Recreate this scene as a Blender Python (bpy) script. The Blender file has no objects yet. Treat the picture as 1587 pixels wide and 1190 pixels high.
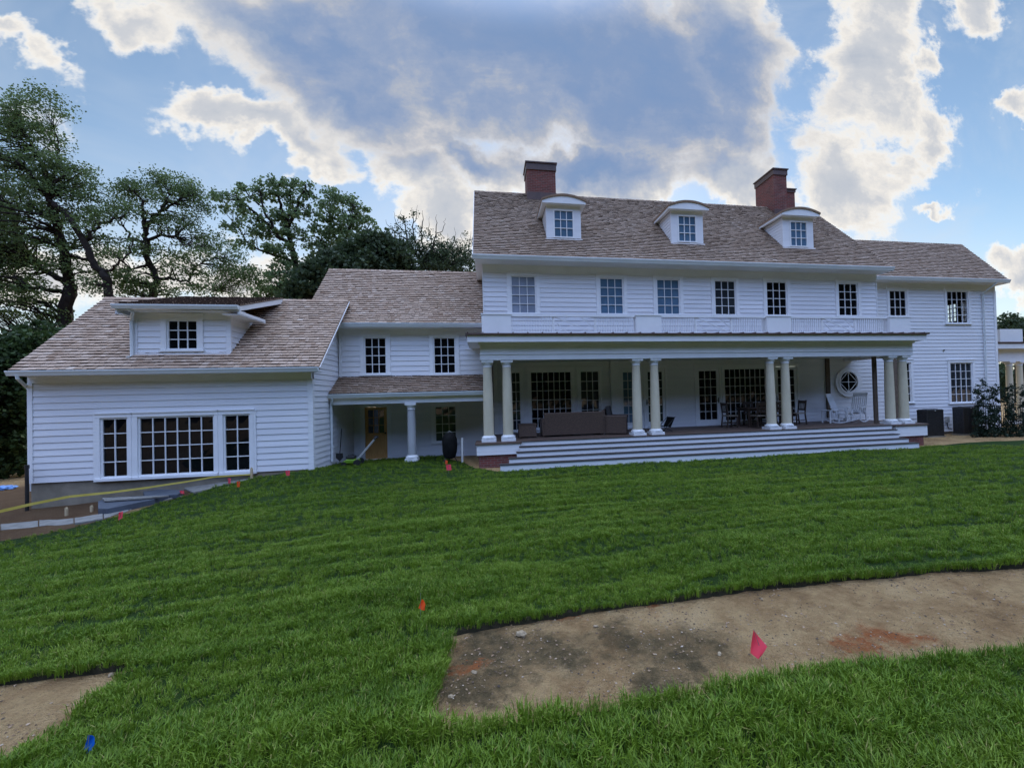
import bpy, bmesh, math, random
import numpy as np
from mathutils import Vector, Matrix, noise
from mathutils.geometry import delaunay_2d_cdt

random.seed(7)
rng = np.random.default_rng(7)
scene = bpy.context.scene
COL = scene.collection

# ------------------------------------------------------------------ camera
# The facade runs along +X, depth is +Y, Z is up.  Lens and pose recovered from
# the vanishing points of the photograph (1587 x 1190 pixels).
FPX, PPX, PPY, EYE = 640.0, 866.0, 604.0, 1.70
_dY = np.array([758.0 - PPX, 616.0 - PPY, FPX]); _dY /= np.linalg.norm(_dY)
_dX = np.array([4700.0 - PPX, 513.0 - PPY, FPX]); _dX /= np.linalg.norm(_dX)
_dX -= _dY * (_dX @ _dY); _dX /= np.linalg.norm(_dX)
_dZ = np.cross(_dX, _dY)


def ray(px, py):
    c = np.array([(px - PPX) / FPX, (py - PPY) / FPX, 1.0])
    return np.array([c @ _dX, c @ _dY, c @ _dZ])


def at(px, py, Y):
    """world point on the plane y = Y that the photograph shows at (px, py)"""
    w = ray(px, py)
    t = Y / w[1]
    return Vector((w[0] * t, Y, w[2] * t + EYE))


cam_d = bpy.data.cameras.new("camera")
cam = bpy.data.objects.new("camera", cam_d)
COL.objects.link(cam)
cam_d.sensor_fit = 'HORIZONTAL'
cam_d.sensor_width = 36.0
cam_d.lens = 36.0 * FPX / 1587.0
cam_d.shift_x = -(PPX - 793.5) / 1587.0
cam_d.shift_y = (PPY - 595.0) / 1587.0
cam_d.clip_start = 0.05
cam_d.clip_end = 2000.0
cam.matrix_world = Matrix((
    (_dX[0], -_dX[1], -_dX[2], 0.0),
    (_dY[0], -_dY[1], -_dY[2], 0.0),
    (_dZ[0], -_dZ[1], -_dZ[2], EYE),
    (0, 0, 0, 1)))
scene.camera = cam

# ------------------------------------------------------------------ colour management
scene.view_settings.view_transform = 'Standard'
scene.view_settings.look = 'None'
scene.view_settings.exposure = 0.0
scene.view_settings.gamma = 1.0
scene.render.engine = 'CYCLES'
scene.cycles.max_bounces = 6
scene.cycles.diffuse_bounces = 4
scene.cycles.glossy_bounces = 3
scene.cycles.transparent_max_bounces = 8
scene.cycles.use_denoising = True

# ------------------------------------------------------------------ sun + sky
SUN_EL, SUN_AZ = math.radians(24), math.radians(12)      # behind the house, veiled by cloud
sun_d = bpy.data.lights.new("sun", 'SUN')
sun_d.energy = 1.0
sun_d.angle = math.radians(14)
sun_d.color = (1.0, 0.93, 0.82)
sun = bpy.data.objects.new("sun", sun_d)
COL.objects.link(sun)
sdir = Vector((math.sin(SUN_AZ) * math.cos(SUN_EL), math.cos(SUN_AZ) * math.cos(SUN_EL), math.sin(SUN_EL)))
sun.rotation_euler = (-sdir).to_track_quat('-Z', 'Y').to_euler()


class NT:
    """tiny helper to wire shader nodes"""
    def __init__(self, tree):
        self.t = tree; self.n = tree.nodes; self.l = tree.links

    def add(self, kind, **kw):
        nd = self.n.new(kind)
        for k, v in kw.items():
            setattr(nd, k, v)
        return nd

    def put(self, sock, v):
        if isinstance(v, bpy.types.NodeSocket):
            self.l.new(v, sock)
        else:
            sock.default_value = v

    def math(self, op, a, b=None, c=None, clamp=False):
        nd = self.add('ShaderNodeMath', operation=op, use_clamp=clamp)
        self.put(nd.inputs[0], a)
        if b is not None: self.put(nd.inputs[1], b)
        if c is not None: self.put(nd.inputs[2], c)
        return nd.outputs[0]

    def vmath(self, op, a, b=None):
        nd = self.add('ShaderNodeVectorMath', operation=op)
        self.put(nd.inputs[0], a)
        if b is not None: self.put(nd.inputs[1], b)
        return nd.outputs['Value'] if op in ('LENGTH', 'DOT_PRODUCT', 'DISTANCE') else nd.outputs[0]

    def noise(self, vec, scale, detail=4, rough=0.55, dist=0.0, dim='3D'):
        nd = self.add('ShaderNodeTexNoise', noise_dimensions=dim)
        if vec is not None: self.put(nd.inputs['Vector'], vec)
        nd.inputs['Scale'].default_value = scale
        nd.inputs['Detail'].default_value = detail
        nd.inputs['Roughness'].default_value = rough
        nd.inputs['Distortion'].default_value = dist
        return nd

    def ramp(self, fac, stops, interp='LINEAR'):
        nd = self.add('ShaderNodeValToRGB')
        cr = nd.color_ramp
        cr.interpolation = interp
        while len(cr.elements) < len(stops): cr.elements.new(0.5)
        for e, (p, c) in zip(cr.elements, stops):
            e.position = p
            e.color = (c[0], c[1], c[2], 1.0) if len(c) == 3 else c
        self.put(nd.inputs[0], fac)
        return nd.outputs[0]

    def mix(self, fac, a, b, blend='MIX'):
        nd = self.add('ShaderNodeMix', data_type='RGBA', blend_type=blend)
        self.put(nd.inputs[0], fac)
        self.put(nd.inputs[6], a if not isinstance(a, tuple) else (a + (1.0,) if len(a) == 3 else a))
        self.put(nd.inputs[7], b if not isinstance(b, tuple) else (b + (1.0,) if len(b) == 3 else b))
        return nd.outputs[2]

    def rng(self, v, a, b, c=0.0, d=1.0, smooth=True):
        nd = self.add('ShaderNodeMapRange', interpolation_type='SMOOTHSTEP' if smooth else 'LINEAR')
        nd.clamp = True if not smooth else nd.clamp
        self.put(nd.inputs[0], v)
        for i, x in zip((1, 2, 3, 4), (a, b, c, d)): nd.inputs[i].default_value = x
        return nd.outputs[0]


world = bpy.data.worlds.new("World")
scene.world = world
world.use_nodes = True
world.node_tree.nodes.clear()
W = NT(world.node_tree)
w_out = W.add('ShaderNodeOutputWorld')
w_bg = W.add('ShaderNodeBackground')
W.l.new(w_bg.outputs[0], w_out.inputs[0])
sky = W.add('ShaderNodeTexSky', sky_type='NISHITA')
sky.sun_disc = False
sky.sun_elevation = SUN_EL
sky.sun_rotation = SUN_AZ
sky.air_density = 1.0
sky.dust_density = 0.15
sky.ozone_density = 2.0
SKY_GAIN = 0.11
w_bg.inputs[1].default_value = SKY_GAIN


def build_sky():
    tc = W.add('ShaderNodeTexCoord')
    sep = W.add('ShaderNodeSeparateXYZ')
    W.l.new(tc.outputs['Generated'], sep.inputs[0])
    x, y, z = sep.outputs
    ay = W.math('MAXIMUM', W.math('ABSOLUTE', y), 0.12)
    u = W.math('DIVIDE', x, ay)
    w = W.math('DIVIDE', z, ay)
    comb = W.add('ShaderNodeCombineXYZ')
    W.l.new(u, comb.inputs[0]); W.l.new(w, comb.inputs[1])
    p = comb.outputs[0]
    # the cloud field bends the big shapes and frays their edges
    wn = W.noise(p, 2.2, 3, 0.55)
    warp = W.vmath('SCALE', W.vmath('SUBTRACT', wn.outputs['Color'], (0.5, 0.5, 0.5)))
    warp.node.inputs['Scale'].default_value = 0.34
    wn2 = W.noise(p, 11.0, 4, 0.6)
    warp2 = W.vmath('SCALE', W.vmath('SUBTRACT', wn2.outputs['Color'], (0.5, 0.5, 0.5)))
    warp2.node.inputs['Scale'].default_value = 0.17
    pw = W.vmath('ADD', W.vmath('ADD', p, warp), warp2)
    total = None
    for (cx, cy, rx, ry, ang, wt) in CLOUDS:
        r = ray(cx, cy)
        cu, cw = r[0] / r[1], r[2] / r[1]
        k = np.linalg.norm(r) / (FPX * abs(r[1]) / 1.0) * 1.0
        sx = 1.0 / r[1] / FPX
        m = W.add('ShaderNodeMapping', vector_type='TEXTURE')
        m.inputs['Location'].default_value = (cu, cw, 0)
        m.inputs['Rotation'].default_value = (0, 0, math.radians(-ang))
        m.inputs['Scale'].default_value = (rx * sx, ry * sx, 1)
        W.l.new(pw, m.inputs[0])
        d = W.math('SUBTRACT', 1.0, W.vmath('LENGTH', m.outputs[0]))
        d = W.math('MULTIPLY', W.math('MAXIMUM', d, -0.6), wt)
        total = d if total is None else W.math('SMOOTH_MAX', total, d, 0.10)
    stretch = W.add('ShaderNodeMapping'); stretch.inputs['Rotation'].default_value = (0, 0, math.radians(-32)); stretch.inputs['Scale'].default_value = (0.75, 1.25, 1)
    W.l.new(p, stretch.inputs[0])
    fb = W.noise(stretch.outputs[0], 4.2, 10, 0.63, 0.35).outputs[0]
    fb = W.math('SUBTRACT', fb, 0.5)
    dens = W.math('ADD', total, W.math('MULTIPLY', fb, 1.15))
    front = W.rng(y, -0.05, 0.22)
    # sunlit rims and puffs; the one big mass overhead turns blue grey where it is thick
    fine = W.noise(pw, 8.0, 8, 0.64).outputs[0]
    fine = W.math('SUBTRACT', fine, 0.5)
    thick = W.math('ADD', dens, W.math('MULTIPLY', fine, 0.50))
    G = 1.0 / SKY_GAIN
    s = lambda c: tuple(v * G for v in c)
    puff = W.ramp(W.rng(thick, -0.05, 0.95, smooth=False), [
        (0.0, s((0.80, 0.84, 0.88))), (0.14, s((1.05, 1.02, 0.96))), (0.28, s((0.86, 0.83, 0.79))), (0.46, s((0.62, 0.64, 0.68))), (0.70, s((0.52, 0.56, 0.63))), (1.0, s((0.40, 0.46, 0.57)))])
    mass = W.ramp(W.rng(thick, -0.05, 0.98, smooth=False), [
        (0.0, s((0.58, 0.66, 0.78))), (0.12, s((0.78, 0.76, 0.74))), (0.26, s((0.60, 0.60, 0.63))),
        (0.38, s((0.44, 0.48, 0.57))), (0.52, s((0.31, 0.39, 0.56))), (0.72, s((0.235, 0.335, 0.54))), (1.0, s((0.20, 0.315, 0.54)))])
    r = ray(*DARK[:2])
    m = W.add('ShaderNodeMapping', vector_type='TEXTURE')
    m.inputs['Location'].default_value = (r[0] / r[1], r[2] / r[1], 0)
    m.inputs['Scale'].default_value = (DARK[2] / r[1] / FPX, DARK[3] / r[1] / FPX, 1)
    W.l.new(pw, m.inputs[0])
    dark = W.rng(W.math('ADD', W.vmath('LENGTH', m.outputs[0]), W.math('MULTIPLY', fine, 0.5)), 1.0, 0.62)
    crisp = W.rng(W.math('ADD', dens, W.math('MULTIPLY', fine, 0.42)), -0.04, 0.22)
    soft = W.rng(dens, -0.08, 0.30)
    mask = W.math('ADD', W.math('MULTIPLY', crisp, W.math('SUBTRACT', 1.0, dark)), W.math('MULTIPLY', soft, dark))
    cloud = W.mix(dark, puff, mass)
    tint = W.mix(1.0, sky.outputs[0], SKY_TINT, 'MULTIPLY')
    veil = W.math('MULTIPLY', W.rng(W.noise(stretch.outputs[0], 1.7, 6, 0.62, 0.6).outputs[0], 0.40, 0.72), 0.42)
    tint2 = W.mix(veil, tint, s((0.66, 0.73, 0.82)))
    # pale glow of the veiled sun low behind the roofs
    glow = W.math('MULTIPLY', W.rng(w, 0.62, 0.10), 0.50)
    tint2 = W.mix(glow, tint2, s((0.80, 0.84, 0.88)))
    frontc = W.mix(mask, tint2, cloud)
    # unseen sky behind the viewer: cloud added as fill, trees raised to darken porch
    nb = W.noise(tc.outputs['Generated'], 2.6, 7, 0.6).outputs[0]
    back = W.rng(nb, 0.38, 0.56)
    backc = W.mix(back, W.mix(1.0, tint, BACK_BLUE, 'MULTIPLY'), s(BACK_CLOUD_FILL))
    tl = W.noise(tc.outputs['Generated'], 7.0, 6, 0.7).outputs[0]
    backc = W.mix(W.rng(W.math('ADD', z, W.math('MULTIPLY', W.math('SUBTRACT', tl, 0.5), 0.30)), TREE_LINE - 0.03, TREE_LINE + 0.03), s((0.020, 0.028, 0.018)), backc)
    allc = W.mix(front, backc, frontc)
    # unseen bright sky overhead, added to light the lawn
    allc = W.mix(W.rng(z, 0.66, 0.86), allc, s(ZENITH_FILL))
    # below the horizon: dull earth
    allc = W.mix(W.rng(z, -0.06, -0.01), s((0.05, 0.06, 0.04)), allc)
    W.l.new(allc, w_bg.inputs[0])


TREE_LINE = 0.42
ZENITH_FILL = (1.9, 2.35, 3.3)
DARK = (850, 95, 560, 270)
BACK_BLUE = (1.6, 1.7, 1.9)
BACK_CLOUD_FILL = (1.10, 1.60, 3.05)
SKY_TINT = (1.55, 1.52, 1.42)
# (centre x, centre y, half width, half height, tilt clockwise, weight) as seen over the roofs
CLOUDS = [
    (820, 60, 480, 190, 4, 1.0),
    (1000, 120, 260, 190, 0, 0.95),
    (1120, 90, 130, 220, 0, 0.9),
    (420, 40, 330, 110, 24, 0.85),
    (500, 150, 210, 100, 25, 0.80),
    (360, 205, 120, 50, 0, 0.66),
    (460, 235, 120, 50, 20, 0.62),
    (640, 280, 85, 66, 55, 0.60),
    (740, 265, 150, 46, 34, 0.60),
    (690, 350, 110, 50, 20, 0.62),
    (930, 270, 200, 70, 0, 0.85),
    (1120, 280, 140, 70, 0, 0.7),
    (1345, 100, 95, 190, 4, 0.64),
    (1320, 280, 115, 110, 0, 0.66),
    (1430, 210, 60, 55, 0, 0.45),
    (1385, 20, 60, 60, 0, 0.5),
    (55, 75, 110, 34, 42, 0.50),
    (200, 30, 110, 50, 30, 0.40),
    (1515, 15, 62, 66, 0, 0.52),
    (1440, 115, 24, 36, 0, 0.40),
    (1585, 165, 60, 28, -35, 0.48),
    (1448, 346, 40, 13, -15, 0.42),
    (1590, 425, 66, 36, 0, 0.48),
    (90, 440, 170, 60, 0, 0.45),
    (350, 420, 220, 50, 0, 0.34),
    (-250, 120, 260, 90, 15, 0.5),
    (1900, 150, 240, 130, -10, 0.6),
    (760, -300, 950, 240, 0, 0.95),
]
build_sky()

# ------------------------------------------------------------------ materials
def new_mat(name, rough=0.6, spec=0.5):
    m = bpy.data.materials.new(name)
    m.use_nodes = True
    t = NT(m.node_tree)
    b = t.n['Principled BSDF']
    b.inputs['Roughness'].default_value = rough
    b.inputs['Specular IOR Level'].default_value = spec
    return m, t, b


def pos_node(t):
    return t.add('ShaderNodeNewGeometry').outputs['Position']


def bump(t, b, h, strength=0.3, dist=0.02):
    nd = t.add('ShaderNodeBump')
    nd.inputs['Strength'].default_value = strength
    nd.inputs['Distance'].default_value = dist
    t.put(nd.inputs['Height'], h)
    t.l.new(nd.outputs[0], b.inputs['Normal'])


def noisy(name, c1, c2, scale=3.0, rough=0.6, spec=0.4, bmp=0.0, bscale=40.0, metal=0.0, stretch=None):
    m, t, b = new_mat(name, rough, spec)
    p = pos_node(t)
    if stretch:
        mp = t.add('ShaderNodeMapping'); mp.inputs['Scale'].default_value = stretch
        t.l.new(p, mp.inputs[0]); p = mp.outputs[0]
    n = t.noise(p, scale, 6, 0.6)
    c = t.ramp(n.outputs[0], [(0.3, c1), (0.7, c2)])
    t.l.new(c, b.inputs['Base Color'])
    b.inputs['Metallic'].default_value = metal
    if bmp:
        bump(t, b, t.noise(p, bscale, 4, 0.6).outputs[0], bmp, 0.01)
    return m


M = {}
M['white'] = noisy('white_paint', (0.76, 0.76, 0.77), (0.83, 0.83, 0.84), 2.0, 0.45, 0.4, 0.05, 30)
M['siding'] = noisy('white_siding', (0.69, 0.69, 0.715), (0.80, 0.795, 0.815), 1.3, 0.5, 0.4, 0.10, 25, stretch=(0.25, 0.25, 3.0))
M['stone_white'] = noisy('cast_base', (0.66, 0.66, 0.66), (0.80, 0.80, 0.80), 9.0, 0.6, 0.3, 0.1, 60)
M['primer'] = noisy('column_primer', (0.52, 0.46, 0.33), (0.65, 0.58, 0.43), 3.0, 0.7, 0.25, 0.1, 60, stretch=(1, 1, 0.35))
M['gutter'] = noisy('gutter_aluminium', (0.66, 0.69, 0.70), (0.76, 0.79, 0.80), 1.5, 0.4, 0.5)
M['concrete'] = noisy('concrete', (0.17, 0.145, 0.11), (0.30, 0.26, 0.20), 2.2, 0.9, 0.2, 0.3, 30)
M['deck'] = noisy('deck_boards', (0.075, 0.050, 0.040), (0.13, 0.088, 0.068), 4.0, 0.6, 0.3, 0.1, 60, stretch=(0.3, 4, 4))
M['copper'] = noisy('brown_metal', (0.06, 0.035, 0.03), (0.11, 0.06, 0.05), 3.0, 0.5, 0.5)
M['oak'] = noisy('oak_door', (0.55, 0.28, 0.085), (0.70, 0.38, 0.13), 5.0, 0.5, 0.4, 0.1, 40, stretch=(6, 6, 0.6))
M['black'] = noisy('black_metal', (0.012, 0.012, 0.013), (0.03, 0.03, 0.032), 5.0, 0.45, 0.5)
M['cover'] = noisy('black_cover', (0.004, 0.004, 0.004), (0.010, 0.010, 0.010), 7.0, 0.8, 0.15, 0.5, 12)
M['steel'] = noisy('grey_steel', (0.30, 0.30, 0.29), (0.46, 0.46, 0.45), 6.0, 0.45, 0.5)
M['lime'] = noisy('lime_plastic', (0.12, 0.25, 0.012), (0.18, 0.33, 0.025), 6.0, 0.4, 0.5)
M['wood_dark'] = noisy('dark_wood', (0.035, 0.022, 0.016), (0.075, 0.048, 0.034), 5.0, 0.5, 0.4, stretch=(2, 2, 8))
M['wood_grey'] = noisy('weathered_wood', (0.16, 0.13, 0.10), (0.28, 0.24, 0.19), 5.0, 0.7, 0.3, stretch=(2, 2, 8))
M['brownpost'] = noisy('brown_post', (0.10, 0.075, 0.055), (0.17, 0.125, 0.095), 4.0, 0.6, 0.3)
M['cushion'] = noisy('dark_cushion', (0.03, 0.028, 0.028), (0.06, 0.055, 0.055), 4.0, 0.85, 0.2, 0.2, 30)
M['slate'] = noisy('bluestone', (0.045, 0.055, 0.075), (0.10, 0.115, 0.14), 3.0, 0.6, 0.4, 0.25, 25)
M['flag_stone'] = noisy('flagstone', (0.13, 0.125, 0.115), (0.25, 0.24, 0.22), 6.0, 0.8, 0.3, 0.25, 25)
M['yellow'] = noisy('yellow_tape', (0.55, 0.42, 0.07), (0.68, 0.54, 0.12), 3.0, 0.45, 0.5)
M['grey_column'] = noisy('grey_column_primer', (0.34, 0.35, 0.36), (0.46, 0.47, 0.48), 3.0, 0.7, 0.25, 0.1, 60, stretch=(1, 1, 0.35))
M['tread'] = noisy('dark_tread', (0.035, 0.028, 0.026), (0.065, 0.052, 0.048), 4.0, 0.6, 0.3, stretch=(0.3, 4, 4))
M['tarp'] = noisy('blue_tarp', (0.10, 0.22, 0.50), (0.20, 0.36, 0.62), 3.0, 0.45, 0.5, 0.4, 10)
M['pvc'] = noisy('white_pvc', (0.72, 0.72, 0.69), (0.80, 0.80, 0.78), 6.0, 0.35, 0.5)
M['rock'] = noisy('rock', (0.20, 0.15, 0.095), (0.40, 0.31, 0.20), 14.0, 0.85, 0.2, 0.5, 40)
M['bark'] = noisy('bark', (0.014, 0.011, 0.010), (0.034, 0.027, 0.023), 5.0, 0.9, 0.15, 0.6, 18)
M['board'] = noisy('fresh_lumber', (0.42, 0.32, 0.19), (0.56, 0.44, 0.28), 4.0, 0.7, 0.3)
M['wire'] = noisy('flag_wire', (0.25, 0.25, 0.25), (0.35, 0.35, 0.35), 5.0, 0.4, 0.5, metal=0.6)
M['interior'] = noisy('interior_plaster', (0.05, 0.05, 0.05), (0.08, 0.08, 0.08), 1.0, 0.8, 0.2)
for nm, c in (('pink', (1.0, 0.115, 0.165)), ('orange', (1.0, 0.15, 0.03)), ('blue', (0.01, 0.16, 0.62))):
    m, t, b = new_mat('flag_' + nm, 0.45, 0.4)
    tr = t.add('ShaderNodeBsdfTranslucent'); tr.inputs[0].default_value = c + (1,)
    b.inputs['Base Color'].default_value = c + (1,)
    mx = t.add('ShaderNodeMixShader'); mx.inputs[0].default_value = 0.4
    t.l.new(b.outputs[0], mx.inputs[1]); t.l.new(tr.outputs[0], mx.inputs[2])
    t.l.new(mx.outputs[0], t.n['Material Output'].inputs[0])
    M['flag_' + nm] = m


def wicker():
    m, t, b = new_mat('wicker', 0.6, 0.35)
    p = pos_node(t)
    br = t.add('ShaderNodeTexBrick')
    mp = t.add('ShaderNodeMapping'); mp.inputs['Rotation'].default_value = (math.radians(90), 0, 0)
    t.l.new(p, mp.inputs[0]); t.l.new(mp.outputs[0], br.inputs['Vector'])
    br.inputs['Scale'].default_value = 1.0
    br.inputs['Brick Width'].default_value = 0.05
    br.inputs['Row Height'].default_value = 0.018
    br.inputs['Mortar Size'].default_value = 0.004
    br.inputs['Color1'].default_value = (0.20, 0.125, 0.085, 1)
    br.inputs['Color2'].default_value = (0.13, 0.082, 0.058, 1)
    br.inputs['Mortar'].default_value = (0.04, 0.03, 0.028, 1)
    t.l.new(br.outputs['Color'], b.inputs['Base Color'])
    bump(t, b, br.outputs['Fac'], -0.5, 0.006)
    return m


M['wicker'] = wicker()


def brick():
    m, t, b = new_mat('red_brick', 0.85, 0.25)
    p = pos_node(t)
    # box projection: use x+y as the running coordinate so that all four faces show courses
    sp = t.add('ShaderNodeSeparateXYZ'); t.l.new(p, sp.inputs[0])
    cb = t.add('ShaderNodeCombineXYZ')
    t.l.new(t.math('ADD', sp.outputs[0], sp.outputs[1]), cb.inputs[0]); t.l.new(sp.outputs[2], cb.inputs[1])
    br = t.add('ShaderNodeTexBrick')
    t.l.new(cb.outputs[0], br.inputs['Vector'])
    br.inputs['Scale'].default_value = 1.0
    br.inputs['Brick Width'].default_value = 0.215
    br.inputs['Row Height'].default_value = 0.072
    br.inputs['Mortar Size'].default_value = 0.007
    br.inputs['Color1'].default_value = (0.20, 0.055, 0.045, 1)
    br.inputs['Color2'].default_value = (0.12, 0.042, 0.036, 1)
    br.inputs['Mortar'].default_value = (0.18, 0.14, 0.125, 1)
    n = t.noise(p, 2.5, 5, 0.6)
    # pale efflorescence low down the stack, in ragged patches
    c = t.mix(t.rng(n.outputs[0], 0.55, 0.75, 0.0, 0.4), br.outputs['Color'], (0.27, 0.17, 0.15))
    t.l.new(c, b.inputs['Base Color'])
    bump(t, b, br.outputs['Fac'], -0.6, 0.01)
    return m


M['brick'] = brick()


def cedar(name, gain):
    m, t, b = new_mat(name, 0.8, 0.25)
    p = pos_node(t)
    at_ = t.add('ShaderNodeAttribute', attribute_name='rnd')
    n = t.noise(p, 0.9, 5, 0.6)
    n2 = t.noise(p, 30.0, 3, 0.6)
    v = t.math('ADD', t.math('MULTIPLY', at_.outputs['Fac'], 0.80), t.math('MULTIPLY', n.outputs[0], 0.42))
    v = t.math('ADD', v, t.math('MULTIPLY', t.math('SUBTRACT', n2.outputs[0], 0.5), 0.25))
    g = lambda c: tuple(q * gain for q in c)
    c = t.ramp(v, [(0.12, g((0.150, 0.088, 0.055))), (0.36, g((0.285, 0.188, 0.128))), (0.60, g((0.360, 0.255, 0.185))),
                   (0.82, g((0.43, 0.32, 0.245))), (1.0, g((0.50, 0.40, 0.32)))])
    t.l.new(c, b.inputs['Base Color'])
    bump(t, b, n2.outputs[0], 0.25, 0.01)
    return m


M['cedar'] = cedar('cedar_shingle', 0.84)
M['cedar_pale'] = cedar('new_cedar_shingle', 1.12)
M['butt'] = noisy('cedar_butt_painted_shadow', (0.030, 0.020, 0.015), (0.075, 0.052, 0.040), 14.0, 0.8, 0.2)  # dark colour paints in the shadow line under each shingle course


def pane_mat(name, col, rough=0.03, spec=0.75, wav=0.02):
    m, t, b = new_mat(name, rough, spec)
    p = pos_node(t)
    n = t.noise(p, 1.1, 3, 0.6)
    c2 = tuple(min(1, v * 1.5 + 0.002) for v in col)
    t.l.new(t.ramp(n.outputs[0], [(0.35, col), (0.7, c2)]), b.inputs['Base Color'])
    bump(t, b, t.noise(p, 1.6, 2, 0.5).outputs[0], wav, 0.1)
    return m


M['pane'] = pane_mat('dark_glass', (0.003, 0.0035, 0.005), spec=0.22)
M['pane_sky_paint'] = pane_mat('glass_painted_sky_reflection', (0.075, 0.135, 0.205), spec=0.6)  # blue base colour paints in the sky reflected by these panes
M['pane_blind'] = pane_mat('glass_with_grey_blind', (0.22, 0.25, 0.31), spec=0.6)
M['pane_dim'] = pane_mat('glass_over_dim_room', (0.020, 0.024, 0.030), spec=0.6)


def clear_glass():
    m, t, b = new_mat('clear_glass', 0.02, 0.5)
    b.inputs['Base Color'].default_value = (0.02, 0.02, 0.02, 1)
    tr = t.add('ShaderNodeBsdfTransparent'); tr.inputs[0].default_value = (0.85, 0.9, 0.92, 1)
    mx = t.add('ShaderNodeMixShader'); mx.inputs[0].default_value = 0.90
    t.l.new(b.outputs[0], mx.inputs[1]); t.l.new(tr.outputs[0], mx.inputs[2])
    t.l.new(mx.outputs[0], t.n['Material Output'].inputs[0])
    return m


M['clear'] = clear_glass()


def leaf(name, c1, c2, c3, trans=0.35):
    m, t, b = new_mat(name, 0.55, 0.3)
    at_ = t.add('ShaderNodeAttribute', attribute_name='rnd')
    c = t.ramp(at_.outputs['Fac'], [(0.0, c1), (0.55, c2), (1.0, c3)])
    t.l.new(c, b.inputs['Base Color'])
    tr = t.add('ShaderNodeBsdfTranslucent'); t.l.new(c, tr.inputs[0])
    mx = t.add('ShaderNodeMixShader'); mx.inputs[0].default_value = trans
    t.l.new(b.outputs[0], mx.inputs[1]); t.l.new(tr.outputs[0], mx.inputs[2])
    t.l.new(mx.outputs[0], t.n['Material Output'].inputs[0])
    return m


M['leaf_locust'] = leaf('locust_leaves', (0.065, 0.098, 0.036), (0.105, 0.16, 0.056), (0.17, 0.24, 0.085), 0.5)
M['leaf_plane'] = leaf('plane_tree_leaves', (0.085, 0.135, 0.055), (0.135, 0.20, 0.085), (0.20, 0.28, 0.12), 0.5)
M['leaf_dark'] = leaf('evergreen_leaves', (0.032, 0.050, 0.022), (0.050, 0.078, 0.034), (0.08, 0.115, 0.05), 0.4)
M['leaf_hedge'] = leaf('hedge_leaves', (0.024, 0.046, 0.012), (0.042, 0.075, 0.022), (0.07, 0.115, 0.035), 0.35)
M['leaf_shrub'] = leaf('shrub_leaves', (0.010, 0.022, 0.012), (0.018, 0.036, 0.018), (0.03, 0.055, 0.03), 0.2)


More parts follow.
